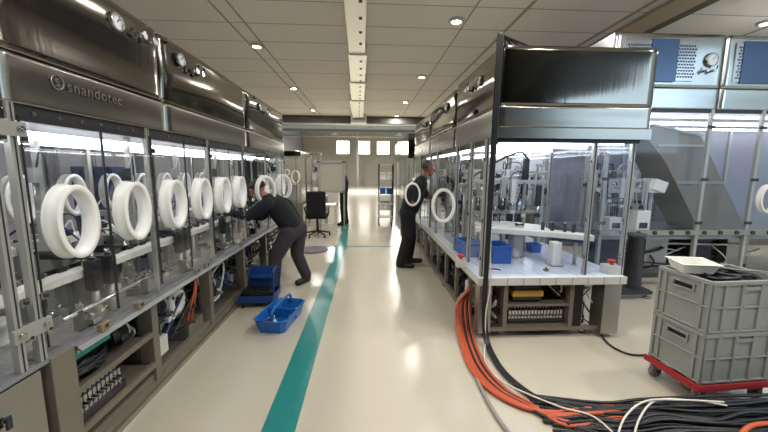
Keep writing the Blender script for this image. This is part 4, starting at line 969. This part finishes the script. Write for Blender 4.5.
def tool(p, q, r, m1, m2, name, label):
    M2 = TO; o = MB(M2); p, q = Vector(p), Vector(q); o.cyl(p, p.lerp(q, .45), r, m1, 10).cyl(p.lerp(q, .45), q, r*.45, m2, 8)
    tag(o.build(name), label, 'tool', 'tools in the blue tote')
tool((.02, -.18, .03), (-.06, -.02, .1), .016, 'offwhite', 'steel2', 'screwdriver', 'pale handled screwdriver in the blue tote')
tool((.09, -.02, .05), (.1, .16, .08), .018, 'green', 'yellow', 'screwdriver', 'green and yellow tool at the right side of the blue tote')
tool((-.09, -.16, .05), (-.1, -.02, .07), .016, 'red', 'steel2', 'screwdriver', 'red handled tool at the left end of the blue tote')
tool((-.05, .08, .03), (-.06, .2, .05), .014, 'black', 'steel2', 'pliers', 'black handled tool at the far end of the blue tote')
t = thing('tool_trolley', 'low blue tool trolley with push bar by the long machine line base', 'trolley', (-1.26, 3.95, 0))
m = MB().box((-1.47, 3.78, .07), (-1.07, 4.12, .10), 'trolleyblue')
for p, q in (((-1.47, 3.78, .1), (-1.07, 3.79, .15)), ((-1.47, 4.11, .1), (-1.07, 4.12, .15)), ((-1.47, 3.79, .1), (-1.46, 4.11, .15)), ((-1.08, 3.79, .1), (-1.07, 4.11, .15))): m.box(p, q, 'trolleyblue')
m.build('platform', t, .004)
MB().tube([(-1.08, 3.82, .12), (-1.07, 3.82, .36), (-1.075, 3.86, .43), (-1.08, 4.04, .43), (-1.07, 4.08, .36), (-1.08, 4.08, .12)], .014, 'trolleyblue', 8).build('push_bar', t)
MB().prism([(-1.46, 4.06, .15), (-1.12, 4.06, .15), (-1.16, 4.1, .42), (-1.42, 4.1, .42)], (0, .012, 0), 'trolleyblue').box((-1.42, 3.98, .30), (-1.14, 4.1, .325), 'trolleyblue').build('back_panel', t)
for (x, y) in ((-1.43, 3.82), (-1.11, 3.82), (-1.43, 4.08), (-1.11, 4.08)):
    c = MB().box((x-.015, y-.015, .05), (x+.015, y+.015, .07), 'steel2').build('caster', t)
    MB().lathe([(.01, -.012), (.033, -.012), (.035, 0), (.033, .012), (.01, .012)], (x, y, .035), 'black', 16, 'x').build('wheel', c)
t = thing('tool_case', 'black tool case lying in the blue trolley', 'case', (-1.27, 3.93, .1))
MB().box((-1.44, 3.81, .1), (-1.11, 4.03, .2), 'black').build('shell', t, .012); MB().tube([(-1.33, 3.8, .15), (-1.32, 3.785, .17), (-1.22, 3.785, .17), (-1.21, 3.8, .15)], .006, 'darkmetal', 6).build('handle', t)

# ------------------------------------------------------------------ far area
t = thing('office_chair', 'black high-backed office chair on a five-star base by the white bench', 'chair', (-1.17, 7.95, 0))
MB().box((-1.39, 7.84, .53), (-.94, 7.90, 1.1), 'fabric').build('backrest', t, .03)
MB().box((-1.41, 7.86, .45), (-.93, 8.32, .54), 'fabric').build('seat', t, .03)
m = MB().cyl((-1.17, 8.08, .12), (-1.17, 8.08, .45), .03, 'darkmetal', 14); m.box((-1.2, 7.86, .47), (-1.14, 8.1, .5), 'black').build('gas_column', t)
for s in (-1, 1): MB().tube([(-1.17+s*.25, 8.1, .5), (-1.17+s*.28, 8.05, .62), (-1.17+s*.28, 7.98, .7), (-1.17+s*.27, 8.22, .72)], .018, 'black', 8).build('armrest', t)
for k in range(5):
    a = 2*PI*k/5+.4; e = Vector((-1.17+.3*math.cos(a), 8.08+.3*math.sin(a), .08))
    l = MB().tube([(-1.17, 8.08, .14), e], .02, 'black', 8, 1).build('base_leg', t)
    MB().lathe([(.01, -.02), (.028, -.02), (.03, 0), (.028, .02), (.01, .02)], (e.x, e.y, .03), 'black', 12, 'x').cyl((e.x, e.y, .03), (e.x, e.y, .09), .012, 'black', 8).build('castor', l)
t = thing('workbench', 'white framed bench standing behind the office chair', 'bench', (-1.3, 8.8, 0))
MB().box((-1.58, 8.5, .68), (-.78, 9.0, .72), 'white').build('bench_top', t, .004)
for x in (-1.56, -1.2, -.8):
    for y in (8.52, 8.98): MB().box((x-.02, y-.02, 0), (x+.02, y+.02, .68), 'white').build('leg', t)
MB().box((-1.56, 8.5, .2), (-.8, 8.53, .24), 'white').build('stretcher', t)
t = thing('glass_screen', 'framed glass screen on a stand beside the far worker', 'screen', (-.93, 9.05, 0))
MB().box((-1.24, 9.04, 1.03), (-.6, 9.055, 1.79), 'wall').build('panel', t)
m = MB()
for p, q in (((-1.28, 9.02, .99), (-1.22, 9.07, 1.83)), ((-.62, 9.02, .99), (-.56, 9.07, 1.83)), ((-1.28, 9.02, 1.77), (-.56, 9.07, 1.83)), ((-1.28, 9.02, .99), (-.56, 9.07, 1.05))): m.box(p, q, 'alu')
m.build('frame', t, .004)
for x in (-1.25, -.59): MB().box((x-.02, 9.03, 0), (x+.02, 9.06, .99), 'alu').box((x-.03, 8.9+.12, 0), (x+.03, 9.3, .04), 'alu').build('leg', t)
def apparatus(x, y, label, h=1.9):
    t = thing('test_stand', label, 'test stand', (x, y, 0), 'test stands in the far left area')
    MB().box((x-.3, y-.2, .8), (x+.3, y+.2, .86), 'offwhite').build('table', t, .005)
    for sx in (-.27, .27):
        for sy in (-.17, .17): MB().box((x+sx-.02, y+sy-.02, 0), (x+sx+.02, y+sy+.02, .8), 'alu').build('leg', t)
    for sx in (-.15, .12): MB().box((x+sx-.025, y-.02, .86), (x+sx+.025, y+.03, h), 'alu').build('column', t)
    MB().box((x-.18, y-.03, h-.1), (x+.16, y+.04, h-.03), 'steel2').box((x-.1, y-.12, 1.3), (x+.02, y, 1.5), 'offwhite').box((x-.02, y-.1, 1.55), (x+.1, y, 1.66), 'darkmetal').build('carriage', t)
    MB().cyl((x-.02, y-.06, .86), (x-.02, y-.06, 1.1), .07, 'white', 16).cyl((x+.17, y-.1, .86), (x+.17, y-.1, 1.0), .05, 'steel2', 16).build('vessel', t)
    cable_mess(MB(), x-.2, x+.2, y-.1, y+.1, .9, h, 5, ['offwhite', 'darkmetal'], .008, random.Random(int(x*100))).build('cable', t)
apparatus(-1.42, 9.75, 'pale test stand with twin columns left of the framed glass screen', 2.1)
apparatus(-2.3, 8.5, 'pale test stand farther left, behind the far port collars', 1.85)
# further machine on the left with port collars
t = thing('assembly_machine', 'further glass machine beyond the long line with two small collars', 'machine', (-2.4, 10.1, 0))
MB().box((-3.1, 9.3, 0), (-1.76, 11.2, .7), 'profile').build('base', t, .005)
for (x, y) in ((-1.78, 9.32), (-1.78, 10.2), (-1.78, 11.18), (-3.08, 9.32), (-3.08, 11.18)): MB().box((x-.02, y-.02, .7), (x+.02, y+.02, 1.95), 'alu').build('post', t)
MB().box((-3.1, 9.3, 1.95), (-1.76, 11.2, 2.1), 'steel').build('roof', t, .01)
for y0, y1 in ((9.35, 10.17), (10.23, 11.15)): MB().box((-1.79, y0, .72), (-1.784, y1, 1.94), 'glass').build('glass_panel', t)
for (x, z, a, b_) in ((-1.90, 1.40, .12, .18), (-2.12, 1.52, .08, .09)):
    m = MB(); ring_into(m, 'y', 9.27, -1, x, z, a, b_); m.build('port_collar', t)
MB().box((-3.06, 9.275, .72), (-1.80, 9.281, 1.94), 'glass').build('glass_panel', t)
m = MB(); m.box((-2.9, 10., .7), (-2.0, 10.8, 1.15), 'offwhite').cyl((-2.4, 9.7, .7), (-2.4, 9.7, 1.3), .12, 'alu', 16); m.build('interior_unit', t)
cabinet(-4.6, -3.5, 12.5, 13.1, 2.2, 'dark framed grey cabinet far back on the left', 'darkmetal', 2, ax='y')
cabinet(-3.2, -2.2, 13.5, 14.1, 2.0, 'beige cabinet far back beside the dark one', 'wall', 2, ax='y')
cabinet(-2.0, -1.3, 15.5, 16.1, 1.9, 'narrow pale cabinet far back nearest the aisle', 'offwhite', 1, ax='y')
# far right rack and carts
t = thing('shelf_rack', 'narrow open shelf rack at the far end of the white-topped line', 'rack', (.65, 11.2, 0))
for (x, y) in ((.42, 11), (.88, 11), (.42, 11.4), (.88, 11.4)): MB().box((x-.015, y-.015, 0), (x+.015, y+.015, 1.8), 'darkmetal').build('upright', t)
for z in (.3, .8, 1.3, 1.78): MB().box((.42, 11, z-.015), (.88, 11.4, z), 'offwhite').build('shelf', t)
k = 0
for z in (.3, .8, 1.3):
    for x in (.55, .76):
        tag(MB().box((x-.09, 11.05, z), (x+.09, 11.3, z+.22), 'white' if z != .8 else 'bluebin').box((x-.09, 11.03, z+.14), (x+.09, 11.05, z+.22), 'offwhite' if z != .8 else 'bluebin').build('storage_bin', None, .004),
            ('white' if z != .8 else 'blue')+' bin on the %s shelf of the far rack, %s side' % ({.3: 'lowest', .8: 'middle', 1.3: 'upper'}[z], 'left' if x < .6 else 'right'), 'bin', 'bins on the far shelf rack'); k += 1
t = thing('service_cart', 'white service cart in front of the far shelf rack', 'cart', (.55, 9.6, 0))
MB().box((.35, 9.5, .62), (.75, 9.9, .66), 'white').box((.35, 9.5, .25), (.75, 9.9, .29), 'white').build('shelf', t, .005)
for (x, y) in ((.37, 9.52), (.73, 9.52), (.37, 9.88), (.73, 9.88)):
    l = MB().box((x-.012, y-.012, .08), (x+.012, y+.012, .85), 'alu').build('leg', t); MB().cyl((x-.012, y, .04), (x+.012, y, .04), .04, 'darkmetal', 14).build('castor', l)
t = thing('printer', 'white printer sitting on the far service cart', 'printer', (.55, 9.7, .66))
MB().box((.38, 9.55, .66), (.7, 9.85, .9), 'white').build('housing', t, .015); MB().box((.42, 9.5, .7), (.66, 9.56, .72), 'darkmetal').build('paper_slot', t)
t = thing('assembly_machine', 'further glass-walled machine beyond the near right one', 'machine', (1.8, 10.5, 0))
MB().box((1.15, 8.9, 0), (2.6, 13, .7), 'profile').build('base', t); MB().box((1.1, 8.9, 1.9), (2.6, 13, 2.55), 'steel').build('hood_cover', t, .01)
for y in (8.92, 10.3, 11.6, 12.98): MB().box((1.15, y-.02, .7), (1.19, y+.02, 1.9), 'alu').build('post', t)
for a, c in ((8.95, 10.27), (10.33, 11.57), (11.63, 12.95)): MB().box((1.16, a, .72), (1.166, c, 1.88), 'glass').build('glass_panel', t)
MB().box((1.3, 9.2, .7), (2.3, 12.6, 1.0), 'offwhite').build('interior_unit', t)
t = tag(MB().lathe([(.28, .0), (.3, .012), (.29, .02), (.12, .026)], (-1.08, 6.65, 0), 'purple', 26, sx=1.05).build('floor_patch'), 'flat round purple-grey patch on the floor behind the bending worker', 'mat')  # thin disc drawn for an unidentified purple-grey patch

# ------------------------------------------------------------------ people
def person(name, label, J, head_dir, cols, hairm='hair', bulk=1., vox=.0085, sleeves=True):
    """J: dict of joint positions. One continuous remeshed body; hair is a child."""
    J = {k: Vector(v) for k, v in J.items()}
    caps = []          # a, b, ra, rb, material
    sk, sh, tr, shoe = cols
    def cap(a, b, ra, rb, m):
        q = bulk if m in (sh, tr) else 1.
        caps.append((Vector(a), Vector(b), ra*q, rb*q, m))
    sk, sh, tr, shoe = cols
    pel, chest, neck, head = J['pelvis'], J['chest'], J['neck'], J['head']
    side = (J['shl']-J['shr']).normalized()
    hd = Vector(head_dir).normalized(); up = (head-neck).normalized(); up = (up-hd*up.dot(hd)).normalized(); hs = hd.cross(up)
    hipside = (J['hipl']-J['hipr']).normalized()
    # trunk
    for s in (-1, 1):
        cap(pel+hipside*s*.06, pel+hipside*s*.05+(chest-pel)*.30, .12, .115, tr)
        cap(pel+(chest-pel)*.3+side*s*.05, chest+side*s*.075, .128, .135, sh)
        cap(chest+side*s*.075, chest.lerp(neck, .75)+side*s*.09, .128, .085, sh)
    cap(chest, chest.lerp(neck, .9), .11, .075, sh)
    cap(chest.lerp(neck, .9), head-up*.04, .056, .05, sk)
    # head: skull, jaw, nose, ears
    cap(head+up*.035-hd*.015, head+up*.035+hd*.02, .088, .085, sk)
    cap(head+up*.0+hd*.03, head-up*.065+hd*.055, .065, .042, sk)
    cap(head+hd*.1+up*.02, head+hd*.122-up*.012, .010, .016, sk)
    cap(head+hd*.095-up*.045+hs*.018, head+hd*.095-up*.045-hs*.018, .011, .011, sk)
    for s in (-1, 1):
        cap(head+hs*s*.085+up*.02, head+hs*s*.09-up*.02, .018, .012, sk)
    for s, S in ((1, 'l'), (-1, 'r')):
        shd, el, wr, hp, kn, an, toe = [J[k+S] for k in ('sh', 'el', 'wr', 'hip', 'kn', 'an', 'toe')]
        cap(chest.lerp(neck, .7)+side*s*.08, shd, .075, .066, sh)
        cap(shd, shd.lerp(el, .8), .074, .060, sh); cap(shd.lerp(el, .8), el, .052 if not sleeves else .06, .046 if not sleeves else .056, sh if sleeves else sk); cap(el, wr, .044 if not sleeves else .054, .031 if not sleeves else .04, sh if sleeves else sk)
        d = (wr-el).normalized(); u = d.cross(Vector((0, 0, 1))); u = u.normalized() if u.length > .05 else Vector((0, 1, 0)); n = u.cross(d)
        # palm and fingers
        cap(wr, wr+d*.03, .027, .030, sk)
        for q in (-.024, -.008, .008, .024): cap(wr+d*.03+u*q*.7, wr+d*.085+u*q, .017, .014, sk)
        for i, (q, L) in enumerate(((-.028, .055), (-.0095, .07), (.0095, .076), (.028, .066))):
            a = wr+d*.085+u*q; bb = a+d*L*.5-n*L*.12+u*q*.15; cc = bb+d*L*.35-n*L*.38
            cap(a, bb, .0115, .0105, sk); cap(bb, cc, .0105, .0095, sk)
        a = wr+d*.025+u*.028*s; bb = a+d*.03+u*.03*s-n*.01; cc = bb+d*.035+u*.006*s-n*.012
        cap(a, bb, .016, .0125, sk); cap(bb, cc, .0125, .010, sk)
        cap(hp, kn, .112, .08, tr); cap(kn, kn.lerp(an, .35), .078, .076, tr); cap(kn.lerp(an, .35), an+Vector((0, 0, .02)), .076, .068, tr)
        cap(pel+hipside*s*.05, hp, .125, .115, tr)
        f = (toe-an); f.z = 0; f.normalize()
        cap(an-f*.03+Vector((0, 0, .0)), an-f*.035-Vector((0, 0, an.z-.046)), .05, .046, shoe)
        cap(Vector((an.x, an.y, .042))-f*.03, Vector((toe.x, toe.y, .04)), .048, .042, shoe)
    bm = bmesh.new()
    for a, b, ra, rb, m in caps:
        n_ = 14 if ra > .03 else 8
        d = b-a; L = d.length
        dn = d.normalized() if L > 1e-6 else Vector((0, 0, 1)); u = dn.orthogonal().normalized(); w = dn.cross(u); prev = None
        prof = [(-ra, 0)] and [(a-dn*ra*math.cos(t), ra*math.sin(t)) for t in (0.35, .8, 1.25)]+[(a, ra), (b, rb)]+[(b+dn*rb*math.cos(t), rb*math.sin(t)) for t in (1.25, .8, .35)]
        v0 = bm.verts.new(a-dn*ra); v1 = bm.verts.new(b+dn*rb); R = []
        for c, r in prof: R.append([bm.verts.new(c+(u*math.cos(2*PI*k/n_)+w*math.sin(2*PI*k/n_))*r) for k in range(n_)])
        for k in range(n_):
            j = (k+1) % n_
            bm.faces.new((v0, R[0][j], R[0][k])); bm.faces.new((v1, R[-1][k], R[-1][j]))
            for r0, r1 in zip(R, R[1:]): bm.faces.new((r0[k], r0[j], r1[j], r1[k]))
    me = bpy.data.meshes.new(name); bm.to_mesh(me); bm.free()
    o = bpy.data.objects.new(name+'_tmp', me); COL.objects.link(o)
    r = o.modifiers.new('r', 'REMESH'); r.mode = 'VOXEL'; r.voxel_size = vox
    s_ = o.modifiers.new('s', 'SMOOTH'); s_.factor = .5; s_.iterations = 3
    dg = bpy.context.evaluated_depsgraph_get(); me2 = bpy.data.meshes.new_from_object(o.evaluated_get(dg))
    bpy.data.objects.remove(o)
    mts = []
    for c in caps:
        if c[4] not in mts: mts.append(c[4])
    me2.materials.clear()
    for k in mts: me2.materials.append(MATS[k])
    base = Vector(((J['anl'].x+J['anr'].x)/2, (J['anl'].y+J['anr'].y)/2, 0))
    data = [(a, b-a, max(1e-9, (b-a).length_squared), ra, rb, mts.index(m)) for a, b, ra, rb, m in caps]
    for p in me2.polygons:
        c = p.center; best = 1e9; bi = 0
        for a, d, l2, ra, rb, mi in data:
            t_ = max(0, min(1, (c-a).dot(d)/l2)); dist = (c-a-d*t_).length-(ra+(rb-ra)*t_)
            if dist < best: best = dist; bi = mi
        p.material_index = bi; p.use_smooth = True
    me2.transform(Matrix.Translation(-base)); me2.name = name
    root = thing('person', label, 'person', base, None)
    ob = bpy.data.objects.new('body', me2); COL.objects.link(ob); ob.parent = root
    # hair cap: shell over the top and back of the skull
    hb = MB(); R3 = Matrix((hs, -hd, up)).transposed()
    n_, k_ = 22, 10; ring = []
    c = head+up*.037
    for i in range(1, k_):
        ph = PI*.62*i/(k_-1); row = []
        for j in range(n_):
            th = 2*PI*j/n_; fr = math.cos(th)           # fr>0: back of head
            lim = ph*(1 if fr > -.2 else .66 if fr < -.6 else .8)
            row.append(hb.addv(c+R3 @ Vector((.096*math.sin(lim)*math.sin(th), .108*math.sin(lim)*math.cos(th)+.006, .098*math.cos(lim)))))
        ring.append(row)
    top = hb.addv(c+up*.098)
    for j in range(n_): hb.face((top, ring[0][j], ring[0][(j+1) % n_]), hairm, True)
    for r0, r1 in zip(ring, ring[1:]):
        for j in range(n_): hb.face((r0[j], r1[j], r1[(j+1) % n_], r0[(j+1) % n_]), hairm, True)
    ho = hb.build('hair', root); so = ho.modifiers.new('thick', 'SOLIDIFY'); so.thickness = .012; so.offset = -1
    eb = MB()
    for s in (-1, 1): eb.ell(head+hd*.082+hs*s*.032+up*.022, (.011, .011, .008), 'eye', 10, 8)
    eb.build('eyes', root)
    return root
person('person_left', 'person in dark shirt and grey trousers bending into the long machine line', dict(
    pelvis=(-.97, 4.58, .80), chest=(-1.13, 4.52, 1.08), neck=(-1.28, 4.47, 1.22), head=(-1.39, 4.44, 1.34),
    shl=(-1.24, 4.28, 1.17), shr=(-1.21, 4.68, 1.17), ell=(-1.48, 4.26, 1.01), wrl=(-1.66, 4.26, 1.05), elr=(-1.42, 4.63, .96), wrr=(-1.60, 4.5, .98),
    hipl=(-1.03, 4.46, .76), hipr=(-.95, 4.68, .76), knl=(-1.20, 4.42, .45), anl=(-1.22, 4.38, .09), toel=(-1.38, 4.36, .04),
    knr=(-.97, 4.68, .42), anr=(-.86, 4.72, .09), toer=(-.95, 4.57, .04)), (-.85, -.1, -.5), ('skin', 'shirt', 'trouser', 'shoe'), 'hair', bulk=1.12)
person('person_right', 'bare-armed person in dark clothes standing at the white-topped machine opening', dict(
    pelvis=(0.69, 5.52, .90), chest=(0.81, 5.5, 1.23), neck=(0.92, 5.5, 1.46), head=(1.00, 5.5, 1.62),
    shr=(0.88, 5.29, 1.37), shl=(0.90, 5.72, 1.37), elr=(0.76, 5.30, 1.10), wrr=(0.81, 5.33, 1.31), ell=(1.03, 5.66, 1.15), wrl=(1.23, 5.58, 1.16),
    hipr=(0.68, 5.42, .87), hipl=(0.70, 5.62, .87), knr=(0.67, 5.38, .48), anr=(0.57, 5.40, .09), toer=(0.76, 5.36, .04), knl=(0.77, 5.64, .47), anl=(0.74, 5.70, .09), toel=(0.94, 5.68, .04)),
    (.9, 0, -.15), ('skindark', 'shirt', 'trouserdark', 'shoe'), 'hairgrey', bulk=1.16, sleeves=False)
person('person_far', 'far person in dark clothes standing behind the framed glass screen', dict(
    pelvis=(-0.65, 9.8, .92), chest=(-0.65, 9.78, 1.25), neck=(-0.67, 9.78, 1.46), head=(-0.71, 9.78, 1.60),
    shl=(-0.67, 9.60, 1.38), shr=(-0.63, 9.96, 1.38), ell=(-0.75, 9.55, 1.12), wrl=(-0.91, 9.5, 1.05), elr=(-0.71, 10.0, 1.12), wrr=(-0.89, 9.98, 1.05),
    hipl=(-0.65, 9.70, .89), hipr=(-0.65, 9.90, .89), knl=(-0.67, 9.68, .48), anl=(-0.65, 9.66, .09), toel=(-0.81, 9.64, .04), knr=(-0.63, 9.92, .48), anr=(-0.59, 9.94, .09), toer=(-0.75, 9.92, .04)),
    (-1, 0, -.1), ('skin', 'shirt', 'trouserdark', 'shoe'), 'hair', vox=.012)

# ------------------------------------------------------------------ lights
def area(name, loc, size, energy, col=(1, 1, 1), rot=(0, 0, 0)):
    l = bpy.data.lights.new(name, 'AREA'); l.shape = 'RECTANGLE'; l.size, l.size_y = size; l.energy = energy; l.color = col
    o = bpy.data.objects.new(name, l); o.location = loc; o.rotation_euler = rot; COL.objects.link(o); return o
w = bpy.data.worlds.new('daylight'); SC.world = w; w.use_nodes = True
bg = w.node_tree.nodes['Background']; bg.inputs[0].default_value = (.60, .80, 1.0, 1); bg.inputs[1].default_value = 3.6

# ------------------------------------------------------------------ camera
f = 337.; pitch = math.atan(46/f); yaw = math.atan(18/f); roll = math.radians(.4)
F = Vector((math.sin(yaw)*math.cos(pitch), math.cos(yaw)*math.cos(pitch), -math.sin(pitch)))
R = Vector((math.cos(yaw), -math.sin(yaw), 0)); U = R.cross(F)
R2 = R*math.cos(roll)+U*math.sin(roll); U2 = -R*math.sin(roll)+U*math.cos(roll)
cd = bpy.data.cameras.new('camera'); cd.sensor_width = 36; cd.lens = 36*f/768; cd.clip_start = .05; cd.clip_end = 200
co = bpy.data.objects.new('camera', cd); COL.objects.link(co)
co.matrix_world = Matrix(((R2.x, U2.x, -F.x, 0), (R2.y, U2.y, -F.y, 0), (R2.z, U2.z, -F.z, 1.6), (0, 0, 0, 1)))
SC.camera = co
SC.view_settings.view_transform = 'Standard'; SC.view_settings.look = 'None'; SC.view_settings.gamma = 1; SC.view_settings.exposure = .04
SC.cycles.transparent_max_bounces = 32; SC.cycles.max_bounces = 10; SC.cycles.glossy_bounces = 5; SC.cycles.sample_clamp_indirect = 6
SC.cycles.use_denoising = True
